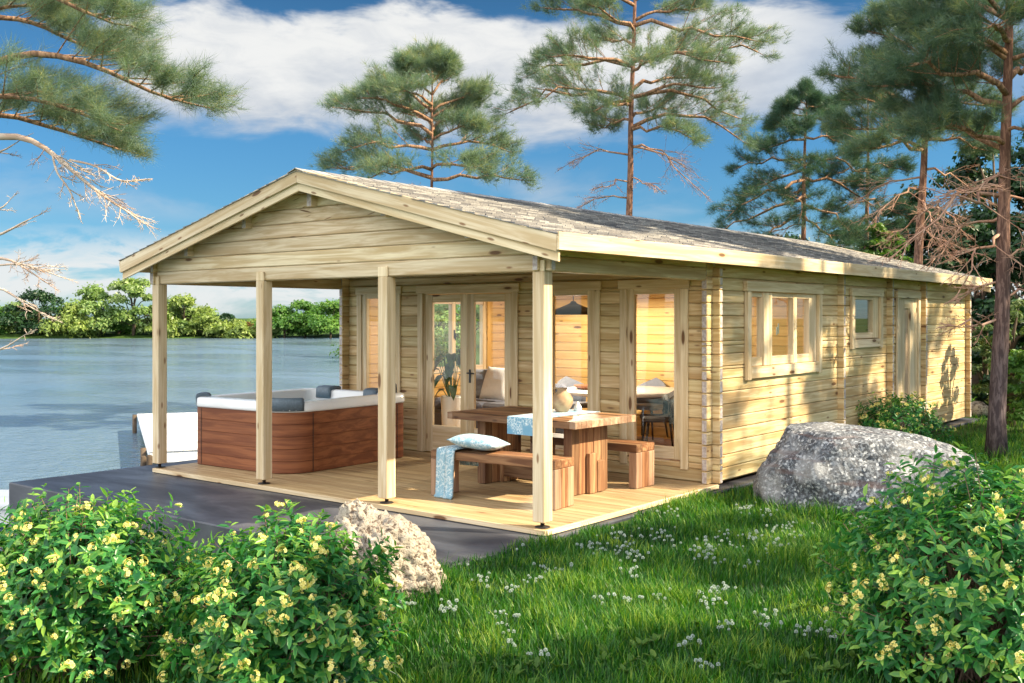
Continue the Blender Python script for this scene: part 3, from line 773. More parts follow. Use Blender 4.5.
# table runner hanging over the front edge
b = MB()
def strip(path, x0, x1, th, nx=6, wob=0.0, seed=0):
    """cloth strip: path of (y, z) points swept over x, with thickness"""
    r = random.Random(seed); N = len(path); V = []
    for side in (0, 1):
        for i, (y, z) in enumerate(path):
            j0, j1 = max(i - 1, 0), min(i + 1, N - 1)
            ty, tz = path[j1][0] - path[j0][0], path[j1][1] - path[j0][1]; l = math.hypot(ty, tz) or 1
            ny, nz = -tz / l, ty / l
            for k in range(nx + 1):
                x = x0 + (x1 - x0) * k / nx
                w = wob * math.sin(k * 1.9 + i * 0.35 + seed) * min(1, max(0, (path[0][1] if False else 1)))
                d = th / 2 * (1 if side == 0 else -1)
                V.append((x + wob * 0.6 * math.sin(i * 0.7 + seed), y + ny * (d + w), z + nz * (d + w)))
    F = []; W_ = nx + 1; O = N * W_
    for i in range(N - 1):
        for k in range(nx):
            a, bq, c, d = i * W_ + k, i * W_ + k + 1, (i + 1) * W_ + k + 1, (i + 1) * W_ + k
            F.append((a, bq, c, d)); F.append((O + d, O + c, O + bq, O + a))
        F.append((i * W_, (i + 1) * W_, O + (i + 1) * W_, O + i * W_)); k = nx
        F.append((i * W_ + k, O + i * W_ + k, O + (i + 1) * W_ + k, (i + 1) * W_ + k))
    for k in range(nx):
        F.append((k, O + k, O + k + 1, k + 1)); i = (N - 1) * W_
        F.append((i + k, i + k + 1, O + i + k + 1, O + i + k))
    return V, F
yf, yb = -tw / 2, tw / 2
path = [(yf - 0.008, TT - 0.17), (yf - 0.008, TT - 0.08), (yf - 0.008, TT - 0.01), (yf - 0.004, TT + 0.002), (yf + 0.01, TT + 0.004), (yf + 0.3, TT + 0.004), (0, TT + 0.004), (yb - 0.01, TT + 0.004), (yb + 0.004, TT + 0.002), (yb + 0.008, TT - 0.01), (yb + 0.008, TT - 0.17)]
V_, F_ = strip(path, 0.0, 0.40, 0.004); b.add(V_, F_)
o = b.build('table_runner', M['bluerunner']); o.location = (4.30, 1.78, 0.002); o.rotation_euler = (0, 0, R_(-2.4))
tag(o, 'pale blue patterned runner laid across the porch table and hanging over its edge', 'table runner')

# throw over the bench
b = MB(); H = 0.456
path = [(-0.235, 0.004), (-0.205, 0.03), (-0.195, 0.15), (-0.188, 0.30), (-0.184, 0.42), (-0.176, H + 0.008), (-0.15, H + 0.016), (0.0, H + 0.016), (0.15, H + 0.016), (0.178, H + 0.006), (0.188, 0.40), (0.195, 0.30), (0.20, 0.27)]
V_, F_ = strip(path, -0.10, 0.015, 0.020, 5, 0.005, 1); b.add(V_, F_, 0, True)
V_, F_ = strip([(y * 1.02 - (0.01 if y < 0 else 0), z + (0.004 if z > 0.4 else 0)) for y, z in path], 0.022, 0.12, 0.022, 5, 0.006, 3); b.add(V_, F_, 0, True)
o = b.build('throw_blanket', M['bluecloth']); o.location = (3.99, 0.82, 0.004); o.rotation_euler = (0, 0, R_(4.5))
tag(o, 'folded pale blue patterned throw hanging from the porch bench down to the deck', 'blanket')

def cushion(name, w, d, h, mat, loc, rot, label, seed=0, cat='cushion', group=None):
    n = 14; b = MB(); V = []; F = []
    for side in (1, -1):
        for i in range(n + 1):
            for j in range(n + 1):
                u, v = -1 + 2 * i / n, -1 + 2 * j / n
                puff = (max(0, 1 - abs(u) ** 2.6) * max(0, 1 - abs(v) ** 2.6)) ** 0.55
                pin = 1 - 0.07 * (1 - abs(u)) * 0 - 0.06 * (1 - u * u) * (abs(v) ** 3); pin2 = 1 - 0.06 * (1 - v * v) * (abs(u) ** 3)
                V.append((u * w / 2 * pin2, v * d / 2 * pin, side * (0.004 + puff * h / 2 * (1 + 0.06 * math.sin(7 * u + seed) * math.cos(5 * v)))))
    W_ = n + 1; O = W_ * W_
    for i in range(n):
        for j in range(n):
            a, bq, c, dd = i * W_ + j, (i + 1) * W_ + j, (i + 1) * W_ + j + 1, i * W_ + j + 1
            F.append((a, bq, c, dd)); F.append((O + dd, O + c, O + bq, O + a))
    for i in range(n):
        F.append((i * W_, O + i * W_, O + (i + 1) * W_, (i + 1) * W_)); F.append((i * W_ + n, (i + 1) * W_ + n, O + (i + 1) * W_ + n, O + i * W_ + n))
        F.append((i, i + 1, O + i + 1, O + i)); F.append((n * W_ + i, O + n * W_ + i, O + n * W_ + i + 1, n * W_ + i + 1))
    b.add(V, F, 0, True); o = b.build(name, mat); o.location = loc; o.rotation_euler = rot
    return tag(o, label, cat, group)
cushion('pillow', 0.52, 0.36, 0.13, M['bluecloth'], (4.26, 0.84, 0.545), (R_(-2), R_(5), R_(14)), 'pale blue patterned pillow lying flat on the porch bench beside the throw', 2, 'pillow')

# clay jug, small white pear-shaped vase
jug = thing('clay_jug', 'round cream clay jug with a loop handle standing on the porch table', 'jug', (4.44, 1.98, TT + 0.007))
b = MB(); b.lathe([(0.0, 0.0), (0.055, 0.0), (0.062, 0.008), (0.095, 0.05), (0.118, 0.10), (0.115, 0.145), (0.085, 0.19), (0.055, 0.215), (0.048, 0.235), (0.062, 0.255), (0.056, 0.255), (0.042, 0.235), (0.05, 0.21), (0.10, 0.14), (0.09, 0.06), (0.0, 0.02)], 28)
b.build('body', M['ceramic'], jug)
b = MB(); b.tube([(-0.05, 0, 0.245), (-0.10, 0, 0.25), (-0.125, 0, 0.22), (-0.115, 0, 0.17), (-0.095, 0, 0.155)], 0.011, 8); b.build('handle', M['ceramic'], jug)
b = MB(); b.lathe([(0, 0), (0.035, 0.0), (0.046, 0.025), (0.04, 0.055), (0.02, 0.085), (0.008, 0.105), (0.0, 0.108)], 20)
o = b.build('vase', M['white']); o.location = (4.50, 2.18, TT + 0.003); tag(o, 'small white pear shaped vase near the back edge of the porch table', 'vase')

# ------------------------------------------------------------------ room behind the glass
sofa = thing('sofa', 'dark grey-blue sofa seen through the double glass door', 'sofa', (1.45, 4.55, 0.011), 0)
b = MB(); b.box((0, 0, 0.24), (1.9, 0.85, 0.36), 0.04, 0); b.build('base', M['sofa'], sofa)
b = MB(); b.box((0, 0.34, 0.62), (1.9, 0.18, 0.40), 0.05, 0); b.build('backrest', M['sofa'], sofa)
for sx in (-1, 1):
    b = MB(); b.box((sx * 0.86, -0.02, 0.50), (0.18, 0.80, 0.18), 0.05, 1); b.build('armrest', M['sofa'], sofa)
for sx in (-1, 1):
    b = MB(); b.box((sx * 0.38, -0.06, 0.49), (0.74, 0.66, 0.14), 0.04, 0); b.build('seat', M['sofa'], sofa)
for x in (-0.85, 0.85):
    for y in (-0.35, 0.35):
        b = MB(); b.box((x, y, 0.03), (0.06, 0.06, 0.06), 0.004, 2); b.build('leg', M['darkseat'], sofa)
cushion('cushion', 0.46, 0.46, 0.16, M['greycloth'], (0.98, 4.62, 0.80), (R_(70), 0, R_(12)), 'grey-blue cushion leaning on the sofa next to a white one', 1)
cushion('cushion', 0.52, 0.50, 0.17, M['whitecloth'], (1.40, 4.58, 0.82), (R_(68), 0, R_(-6)), 'white cushion leaning on the sofa behind the glass door', 3)
pl = thing('potted_plant', 'broad-leaved plant in a tall white planter behind the glass door', 'plant', (1.52, 3.50, 0.011))
b = MB(); b.lathe([(0, 0), (0.12, 0), (0.125, 0.01), (0.15, 0.68), (0.145, 0.70), (0.13, 0.69), (0.12, 0.62), (0, 0.62)], 24); b.build('planter', M['white'], pl)
b = MB(); r = random.Random(3)
for k in range(16):
    a = r.uniform(0, 6.28); L = r.uniform(0.35, 0.6); h = r.uniform(0.1, 0.65); w = r.uniform(0.05, 0.075)
    pts = [(0.02 * math.cos(a), 0.02 * math.sin(a), 0.63), (0.3 * L * math.cos(a), 0.3 * L * math.sin(a), 0.66 + h)]
    b.tube(pts, 0.006, 5)
    vs, fs = [], []
    for i in range(7):
        t = i / 6; rr = 0.3 * L + t * 0.42 * L; z = 0.66 + h + 0.10 * t - 0.30 * t * t
        ww = w * math.sin(math.pi * min(1, t * 0.93 + 0.07)) ** 0.7
        for s in (-1, 0, 1): vs.append((rr * math.cos(a) - s * ww * math.sin(a), rr * math.sin(a) + s * ww * math.cos(a), z + abs(s) * 0.018))
    for i in range(6):
        for s in (0, 1): fs.append((i * 3 + s, i * 3 + s + 1, i * 3 + s + 4, i * 3 + s + 3))
    b.add(vs, fs, 0, True)
b.build('leaves', M['houseleaf'], pl)
dt = thing('round_table', 'round white indoor table with a dark pedestal seen through the tall windows', 'table', (3.05, 5.35, 0.011))
b = MB(); b.lathe([(0, 0.70), (0.86, 0.70), (0.90, 0.715), (0.90, 0.74), (0.885, 0.75), (0, 0.75)], 48); b.build('tabletop', M['white'], dt)
b = MB(); b.lathe([(0, 0), (0.36, 0), (0.35, 0.03), (0.08, 0.06), (0.07, 0.6), (0.2, 0.698), (0, 0.698)], 24); b.build('pedestal', M['darkseat'], dt)
b = MB(); b.lathe([(0, 0.012), (0.18, 0.012), (0.24, 0.05), (0.25, 0.052), (0.19, 0.0), (0.0, 0.0)], 28)
o = b.build('tray', M['bowl']); o.location = (2.65, 5.15, 0.764); tag(o, 'shallow copper coloured tray on the round indoor table', 'tray')
def chair(loc, rz, mat, label):
    t = thing('dining_chair', label, 'chair', loc, rz)
    b = MB(); b.box((0, 0, 0.45), (0.48, 0.46, 0.07), 0.02, 0); b.build('seat', mat, t)
    b = MB(); rings = []
    for k in range(9):
        a = R_(200 + 140 * k / 8); x, y = 0.25 * math.cos(a), 0.24 * math.sin(a) ; top = 0.86 - 0.14 * abs(k - 4) / 4
        rings.append([(x * 0.92, y * 0.92, 0.46), (x, y, 0.46), (x * 1.12, y * 1.12, top), (x * 1.0, y * 1.0, top)])
    b.loft(rings, 0, True, True, True); b.build('backrest', mat, t)
    for sx in (-1, 1):
        for sy in (-1, 1):
            b = MB(); b.tube([(sx * 0.17, sy * 0.16, 0.42), (sx * 0.22, sy * 0.21, 0.0)], [0.02, 0.012], 8); b.build('leg', M['black'], t)
    return t
chair((3.98, 4.75, 0.017), R_(128), M['darkseat'], 'dark brown dining chair at the round table, its back to the tall window')
chair((2.95, 6.15, 0.017), R_(180), M['greycloth'], 'grey upholstered dining chair behind the round table by the back wall')
chair((1.95, 5.75, 0.017), R_(245), M['greycloth'], 'grey upholstered dining chair beside the round table towards the sofa')
b = MB(); b.box((3.4, 5.0, 0.0135), (2.6, 2.4, 0.006), 0.002, 0)
tag(b.build('rug', M['rug']), 'pinkish grey rug under the round indoor table', 'rug')
lamp = thing('pendant_lamp', 'wide black pendant lamp hanging over the round indoor table', 'lamp', (2.45, 5.0, 1.80))
b = MB(); b.lathe([(0.40, 0.0), (0.40, 0.012), (0.12, 0.13), (0.05, 0.16), (0.03, 0.19), (0, 0.19), (0, 0.18), (0.025, 0.175), (0.10, 0.118), (0.385, 0.004), (0.40, 0.0)], 40); b.build('shade', M['black'], lamp)
b = MB(); b.tube([(0, 0, 0.18), (0, 0, 1.22)], 0.006, 6); b.build('cord', M['black'], lamp)
mbulb, nt = mat_new('lit_bulb'); tt = NT(nt); tt.out(tt.n('ShaderNodeEmission', {0: (1.0, 0.72, 0.40, 1), 1: 40.0}).outputs[0])
b = MB(); b.lathe([(0, 0.02), (0.03, 0.025), (0.05, 0.055), (0.045, 0.085), (0.025, 0.11), (0.02, 0.15)], 16); b.build('bulb', mbulb, lamp)

pl_ = bpy.data.lights.new('pendant_light', 'POINT'); pl_.energy = 95; pl_.color = (1.0, 0.87, 0.68); pl_.shadow_soft_size = 0.06
po = bpy.data.objects.new('pendant_light', pl_); COL.objects.link(po); po.location = (2.45, 5.0, 1.77)

# ------------------------------------------------------------------ jetties
def jetty(label, c, dx, L, W_, z, posts):
    t = thing('jetty', label, 'jetty', (c[0], c[1], 0), math.atan2(dx[1], dx[0]))
    b = MB(); n = int(W_ / 0.14)
    for k in range(n): b.box((0, -W_ / 2 + W_ / n * (k + 0.5), z - 0.02), (L, W_ / n - 0.004, 0.04), 0.003, 0)
    b.build('boarding', M['whitewood'], t)
    b = MB()
    for y in (-W_ / 2 + 0.08, W_ / 2 - 0.08): b.box((0, y, z - 0.14), (L - 0.04, 0.07, 0.19), 0.005, 0)
    for x in (-L / 2 + 0.06, L / 2 - 0.06): b.box((x, 0, z - 0.14), (0.07, W_ - 0.24, 0.186), 0.005, 1)
    b.build('frame', M['whitewood'], t)
    for x, y in posts:
        b = MB(); b.tube([(x, y, -2.3), (x, y, z + 0.02)], 0.05, 10); b.build('pile', M['treebark'], t)
    return t
jd = np.array([-11.23 + 5.09, 6.68 - 3.1]); jl = np.linalg.norm(jd); ju = jd / jl; jn = np.array([ju[1], -ju[0]])
jw = 2.2
jc = np.array([-5.09, 3.1]) + ju * jl / 2 + jn * jw / 2
jetty('long white boarded jetty lying on the lake behind the hot tub', jc, ju, jl, jw, -0.5, [(-jl / 2 + 0.15, jw / 2 + 0.06), (-jl / 2 + 0.15, -jw / 2 - 0.06), (jl / 2 - 0.4, -jw / 2 - 0.06), (jl / 2 - 0.4, jw / 2 + 0.06)])
q = spot(-52, 497, 13.1)
jetty('short white boarded jetty at the water beside the dark terrace corner', (q[0], q[1]), RV, 2.2, 1.2, -0.5, [(-1.0, 0.66), (-1.0, -0.66)])
for i, (u, v0, v1, dep) in enumerate(((143.5, 456, 466, 16.3), (149.5, 455, 464, 16.5))):
    p = spot(u, v0, dep); b = MB(); b.tube([(p[0], p[1], -2.0), (p[0], p[1], p[2] - 0.02), (p[0], p[1], p[2])], [0.045, 0.045, 0.03], 8)
    tag(b.build('mooring_post', M['treebark']), ('dark mooring post in the water, the one further from the corner porch post', 'dark mooring post in the water, the one next to the corner porch post')[i], 'post', 'mooring posts by the terrace')

# ------------------------------------------------------------------ rocks
def rock(name, label, loc, size, seed, mat, sub=5, amp=0.18, rz=0.0, flat=0.0, shape=None, freq=1.6, fine=0.05):
    import bmesh
    from mathutils import noise as mn
    bm = bmesh.new(); bmesh.ops.create_icosphere(bm, subdivisions=sub, radius=1.0)
    off = Vector((seed * 3.7, seed * 1.3, seed * 7.1))
    for v in bm.verts:
        p = v.co.copy(); n = mn.noise(p * freq + off) * amp + mn.noise(p * freq * 2.7 + off) * amp * 0.45
        n += mn.noise(p * 9 + off) * fine * 0.6 + mn.noise(p * 22 + off) * fine * 0.4
        # facets
        cell = mn.cell(p * 1.3 + off) * 0.02
        p = p * (1 + n + cell)
        if shape: p = shape(p)
        v.co = Vector((p.x * size[0], p.y * size[1], p.z * size[2]))
    me = bpy.data.meshes.new(name); bm.to_mesh(me); bm.free()
    o = link(name, me, mat, None, True); o.location = loc; o.rotation_euler = (0, 0, rz)
    return tag(o, label, 'rock')
fa = math.atan2(RV[1], RV[0])
def bshape(p):
    # steep broken face towards the porch, long flat back dipping away from it
    if p.x < -0.40: p.x = -0.40 + (p.x + 0.40) * 0.80
    if p.y < -0.45: p.y = -0.45 + (p.y + 0.45) * 0.72
    lim = 0.62 - 0.20 * p.x - 0.06 * p.x * p.x
    if p.z > lim: p.z = lim + (p.z - lim) * 0.30
    return p
c = spot(866, 470, 10.2)
rock('boulder', 'large grey speckled granite boulder on the grass beside the cabin wall', (c[0], c[1], 0.03), (1.12, 0.90, 0.90), 3, M['granite'], 6, 0.16, fa, shape=bshape)
c = spot(383, 560, 6.95)
rock('boulder', 'rough pitted cream limestone rock at the edge of the dark terrace', (c[0], c[1], 0.06), (0.385, 0.34, 0.43), 8, M['limestone'], 6, 0.26, fa, shape=lambda p: Vector((p.x, p.y, p.z - 0.28 * p.x if p.z > 0 else p.z)), freq=1.5, fine=0.15)
for i, (u, v, dep, s) in enumerate(((977, 399, 19.5, 0.22), (988, 399, 20.2, 0.09), (1008, 411, 18.3, 0.13))):
    c = spot(u, v, dep)
    rock('rock', ('pale weathered rock lying just past the rear corner of the cabin', 'tiny pale stone between the cabin corner rock and the pine trunk', 'small flat pale stone on the grass past the big pine trunk')[i], (c[0], c[1], gz(c[0], c[1]) + s * 0.5), (s, s * 0.8, s * 0.7), 20 + i, M['limestone'], 3, 0.2)

# ------------------------------------------------------------------ foliage helpers
def unit(a): return a / np.maximum(np.linalg.norm(a, axis=-1, keepdims=True), 1e-9)
def needles(P, D, K, L, W_, spread, rg):
    """P,D (N,3) tuft points and directions -> triangle needles"""
    N = len(P); Pn = np.repeat(P, K, 0); Dn = np.repeat(D, K, 0)
    dr = unit(Dn + rg.normal(size=(N * K, 3)) * spread)
    base = Pn + Dn * rg.uniform(-0.05, 0.05, (N * K, 1)) + rg.normal(size=(N * K, 3)) * 0.008
    ln = L * rg.uniform(0.65, 1.15, (N * K, 1))
    side = unit(np.cross(dr, rg.normal(size=(N * K, 3)))) * W_ / 2
    V = np.stack([base - side, base + side, base + dr * ln], 1).reshape(-1, 3)
    F = np.arange(N * K * 3).reshape(-1, 3)
    tf = np.repeat(np.clip(rg.normal(0.45, 0.2, N), 0, 1), K * 3)
    tv = np.clip(tf + rg.normal(0, 0.07, N * K * 3) + np.tile([-0.05, -0.05, 0.1], N * K), 0, 1)
    return V, F, tv

def curve_pts(p0, p1, n, sag, rg, wob=0.05):
    """curved limb from p0 to p1; sag > 0 bows it upwards in the middle"""
    L = np.linalg.norm(p1 - p0); t = np.linspace(0, 1, n)[:, None]
    pts = p0 + (p1 - p0) * t; pts[:, 2] += sag * L * 4 * (t * (1 - t))[:, 0]
    w = rg.normal(size=(n, 3)) * wob * L * 0.5; w[0] = 0; w[-1] = 0
    return pts + w

def limb(mbk, pts, r0, r1, n=6): mbk.tube(pts, list(np.linspace(r0, r1, len(pts))), n)

def grow(pts, wood_mb, rg, tufts, start=0.3, ntw=12, tw_len=0.45, r=0.012, up=0.25, dens=5, bare=False, twig_mb=None, jit=0.03):
    """twigs in a flattened fan along a limb; collects tuft points, or leaves bare forked twigs"""
    n = len(pts); L = np.linalg.norm(pts[-1] - pts[0])
    seg = np.linspace(start, 1.0, ntw)
    tmb = twig_mb or wood_mb
    for i, t in enumerate(seg):
        f = t * (n - 1); k = min(int(f), n - 2); p = pts[k] + (pts[k + 1] - pts[k]) * (f - k)
        d = unit(pts[k + 1] - pts[k]); hor = unit(np.cross(d, UV)) * (1 if i % 2 else -1)
        a = rg.uniform(0.5, 1.1)
        td = unit(d * math.cos(a) + hor * math.sin(a) + UV * rg.uniform(up - 0.2, up + 0.25))
        ln = L * tw_len * (1.15 - 0.75 * t) * rg.uniform(0.7, 1.25) + 0.05
        if t > 0.99: td = d; ln = L * 0.12
        q = p + td * ln * 0.55 + UV * rg.normal() * 0.05 * ln; e = p + td * ln + UV * ln * up * 0.35
        tmb.tube([p, q, e], [r, r * 0.7, r * 0.35], 4, cap=False)
        subs = [(p + (e - p) * s, unit(td + hor * rg.normal() * 0.7 + d * 0.3 + UV * rg.normal() * 0.3)) for s in (0.45, 0.7, 0.9)]
        if bare:
            for sp, sd in subs + [(p + (e - p) * s, unit(td + rg.normal(size=3) * 0.6)) for s in (0.35, 0.6, 0.8)]:
                l2 = ln * rg.uniform(0.25, 0.5); m2 = sp + sd * l2 * 0.6; e2 = sp + sd * l2 + rg.normal(size=3) * 0.08 * l2
                tmb.tube([sp, m2, e2], [r * 0.55, r * 0.4, r * 0.2], 3, cap=False)
                for _ in range(2):
                    d3 = unit(sd + rg.normal(size=3) * 0.6); tmb.tube([m2, m2 + d3 * l2 * 0.45], [r * 0.35, r * 0.18], 3, cap=False)
        else:
            for sp, sd in subs:
                l2 = ln * rg.uniform(0.3, 0.5); e2 = sp + unit(sd + UV * up * 0.6) * l2
                tmb.tube([sp, e2], [r * 0.45, r * 0.25], 3, cap=False)
                for s in np.linspace(0.35, 1.0, dens): tufts.append((sp + (e2 - sp) * s + rg.normal(size=3) * jit, unit(sd + UV * 0.45)))
            for s in np.linspace(0.3, 1.0, dens + 1): tufts.append((p + (e - p) * s + rg.normal(size=3) * jit, unit(td + UV * 0.45)))

def pine(label, base, top, trunk_r, limbs, dead, seed, needle=(0.25, 0.0068), K=18, mat='needle', group='pine trees around the cabin', lean=None, dens=4, wob=0.012, twlen=0.42, twr=0.011, ntw=(9, 15), name='pine_tree', bmat='bark', deadmat='deadtwig'):
    """limbs: (p0, p1, sag) world points; dead: same, bare"""
    rg = np.random.default_rng(seed)
    t = thing(name, label, 'tree', tuple(base), 0, group); b0 = np.array(base, float)
    tb = MB(); n = 14; tp = np.linspace(0, 1, n)[:, None]
    P = (np.array(top) - b0) * tp; P[1:, :2] += np.cumsum(rg.normal(size=(n - 1, 2)) * wob, 0) * (np.array(top) - b0)[2] * 0.1
    rad = trunk_r * (1 - tp[:, 0] * 0.82); rad[0] *= 1.35
    tb.tube(P, list(rad), 12)
    tufts = []; lb = MB()
    def on_trunk(z):
        f = np.clip((z - b0[2]) / (top[2] - b0[2]), 0, 1) * (n - 1); k = min(int(f), n - 2); return P[k] + (P[k + 1] - P[k]) * (f - k)
    for z, end, sag in limbs:
        p0 = on_trunk(z); p1 = np.array(end) - b0; L = np.linalg.norm(p1 - p0)
        pts = curve_pts(p0, p1, 7, sag, rg, 0.05); rr = min(0.016 + 0.016 * L, 0.06)
        limb(lb, pts, rr, rr * 0.3, 6)
        grow(pts, lb, rg, tufts, 0.3, int(rg.integers(*ntw)), twlen, twr, 0.25, dens, jit=needle[0] * 0.3)
    tb.add(lb.v, lb.f, 1, True); tb.build('trunk', [M[bmat], M['limbbark']], t)
    if tufts:
        TP = np.array([a for a, _ in tufts]); TD = np.array([b for _, b in tufts])
        V, F, tv = needles(TP, TD, K, needle[0], needle[1], 0.85, rg)
        link('crown', np_mesh('crown', V, F, tv), M[mat], t)
    if dead:
        db = MB(); dump = []
        for z, end, sag in dead:
            p0 = on_trunk(z); p1 = np.array(end) - b0; L = np.linalg.norm(p1 - p0)
            pts = curve_pts(p0, p1, 7, sag, rg, 0.07); limb(db, pts, 0.012 + 0.012 * L, 0.006, 5)
            grow(pts, db, rg, dump, 0.3, 10, 0.5, 0.008, -0.1, 4, bare=True)
        db.build('dead_branches', M[deadmat], t)
    return t

def D2(v, depth): return 1.763 - (v - HY) * depth / FPX           # height of an image row at a depth
def img_pine(label, u0, v0, u1, v1, depth, r, limbs, dead, seed, **kw):
    """a surveyed pine: limb ends given by sight line plus their own depth offset"""
    b = spot(u0, v0, depth); b[2] = gz(b[0], b[1]) - 0.05
    tp = spot(u1, v1, depth)
    L = [(D2(va, depth), spot(u, v, depth + dd), sg) for va, u, v, dd, sg in limbs]
    Dd = [(D2(va, depth), spot(u, v, depth + dd), sg) for va, u, v, dd, sg in dead]
    return pine(label, b, tp, r, L, Dd, seed, **kw)

# pine standing behind the roof, mid left
img_pine('broad young pine rising behind the roof ridge, the shortest of the pines', 428, 330, 432, 62, 25, 0.075,
    [(178, 335, 168, 0.6, 0.06), (180, 520, 180, -0.4, 0.05), (150, 348, 150, -1.0, 0.06), (150, 505, 150, 0.8, 0.08), (168, 480, 170, -1.4, 0.06), (170, 370, 178, -1.5, 0.05),
     (135, 340, 108, 0.3, 0.04), (140, 476, 128, -0.6, 0.10), (122, 362, 98, -0.9, 0.08), (118, 470, 104, 0.7, 0.08), (110, 380, 84, 0.8, 0.05), (112, 484, 92, 0.4, 0.05),
     (95, 402, 66, -0.5, 0.04), (95, 450, 70, 0.6, 0.04), (85, 432, 54, 0.3, 0.02), (80, 415, 60, 0.4, 0.02), (82, 446, 62, -0.5, 0.02), (105, 400, 92, -1.3, 0.05), (130, 455, 120, 1.6, 0.05), (145, 420, 140, 1.6, 0.05), (125, 410, 112, 1.5, 0.05)],
    [(188, 395, 190, -0.5, 0.02)], 11, dens=5)
# tall pine behind the roof
img_pine('tall reddish-trunked pine behind the cabin roof with bare lower branches', 624, 330, 636, -90, 28, 0.125,
    [(25, 545, 8, 0.4, 0.05), (30, 590, 5, -1.2, 0.05), (20, 700, 8, 0.3, 0.06), (25, 752, 40, -0.4, 0.02), (5, 560, -22, -0.5, 0.05), (0, 690, -30, 0.8, 0.05), (-20, 600, -50, 0.4, 0.03), (-20, 670, -60, -0.6, 0.03), (-50, 610, -80, 0.2, 0.03), (-50, 660, -85, 0.2, 0.03),
     (66, 532, 74, 0.5, 0.08), (66, 548, 58, -1.0, 0.07), (58, 758, 52, 0.5, 0.03), (60, 720, 62, -1.2, 0.08), (62, 690, 50, 1.5, 0.05),
     (100, 510, 112, 0.2, 0.10), (100, 545, 98, -1.3, 0.10), (97, 738, 118, 0.3, 0.12), (97, 715, 88, -1.2, 0.08), (90, 700, 76, 1.4, 0.06), (128, 738, 138, -0.3, 0.16), (130, 690, 138, -1.3, 0.08), (118, 668, 110, 1.8, 0.05), (120, 600, 128, 1.6, 0.05), (105, 590, 112, -1.8, 0.08), (45, 600, 40, 1.8, 0.05), (70, 650, 62, -2.0, 0.05)],
    [(155, 565, 166, 0.5, 0.10), (146, 702, 192, -0.4, 0.16), (148, 692, 172, 0.7, 0.12), (198, 578, 208, 0.4, 0.08), (178, 660, 190, -0.6, 0.05), (182, 596, 188, -0.7, 0.05)], 12, dens=5)
def auto_limbs(rg, z0, z1, n, rad, prof=None):
    out = []
    for i in range(n):
        f = (i + 0.5) / n; z = z0 + (z1 - z0) * f; a = i * 2.4 + rg.uniform(-0.4, 0.4)
        L = rad * (prof(f) if prof else (1 - f) ** 0.6) * rg.uniform(0.75, 1.15)
        out.append((z, a, L, L * rg.uniform(0.0, 0.32), rg.uniform(0.03, 0.12)))
    return out
def std_pine(label, base, H, lean, trunk_r, z0f, rad, n, seed, dead=5, prof=None, **kw):
    rg = np.random.default_rng(seed + 500); b = np.array([base[0], base[1], gz(base[0], base[1]) - 0.05])
    tp = b + np.array([lean[0], lean[1], H])
    def at(z): f = (z - b[2]) / H; return b + (tp - b) * f
    L = []
    for z, a, l, rise, sg in auto_limbs(rg, b[2] + H * z0f, b[2] + H * 0.985, n, rad, prof):
        p = at(z); L.append((z, p + np.array([math.cos(a) * l, math.sin(a) * l, rise]), sg))
    Dd = []
    for i in range(dead):
        z = b[2] + H * (z0f - 0.02 - 0.04 * i * rg.uniform(0.6, 1.3)); a = i * 2.1 + rg.uniform(0, 1); l = rad * rg.uniform(0.45, 0.8); p = at(z)
        Dd.append((z, p + np.array([math.cos(a) * l, math.sin(a) * l, rg.uniform(-0.5, 0.15) * l]), rg.uniform(0.03, 0.14)))
    return pine(label, b, tp, trunk_r, L, Dd, seed, **kw)

# dark pine, tall pine over the rear of the roof and its neighbour
img_pine('dark round-topped pine over the far end of the roof', 801, 330, 803, 96, 34, 0.13,
    [(200, 722, 232, 0, 0.06), (205, 860, 238, -0.8, 0.06), (180, 730, 215, -1.2, 0.06), (170, 748, 196, 1.0, 0.06), (178, 872, 205, 0.8, 0.08), (160, 738, 168, 0.2, 0.06), (158, 868, 172, -0.9, 0.08), (140, 762, 150, -1.2, 0.06), (138, 850, 145, 0.5, 0.08), (125, 770, 128, 0.6, 0.05), (122, 842, 122, -0.7, 0.06), (112, 785, 106, -0.2, 0.04), (110, 828, 104, 0.3, 0.04), (104, 806, 88, 0, 0.02), (106, 794, 98, 0.4, 0.03), (105, 815, 99, -0.4, 0.03), (116, 778, 116, 0.9, 0.04), (118, 832, 114, 0.8, 0.04), (195, 800, 218, -2.0, 0.08), (165, 805, 170, -1.9, 0.06), (130, 800, 132, -1.6, 0.04), (215, 760, 246, -1.6, 0.05), (215, 838, 250, -1.6, 0.05), (190, 790, 200, 1.8, 0.05)],
    [(225, 760, 238, 0.4, 0.08)], 13, mat='needledark', dens=6)
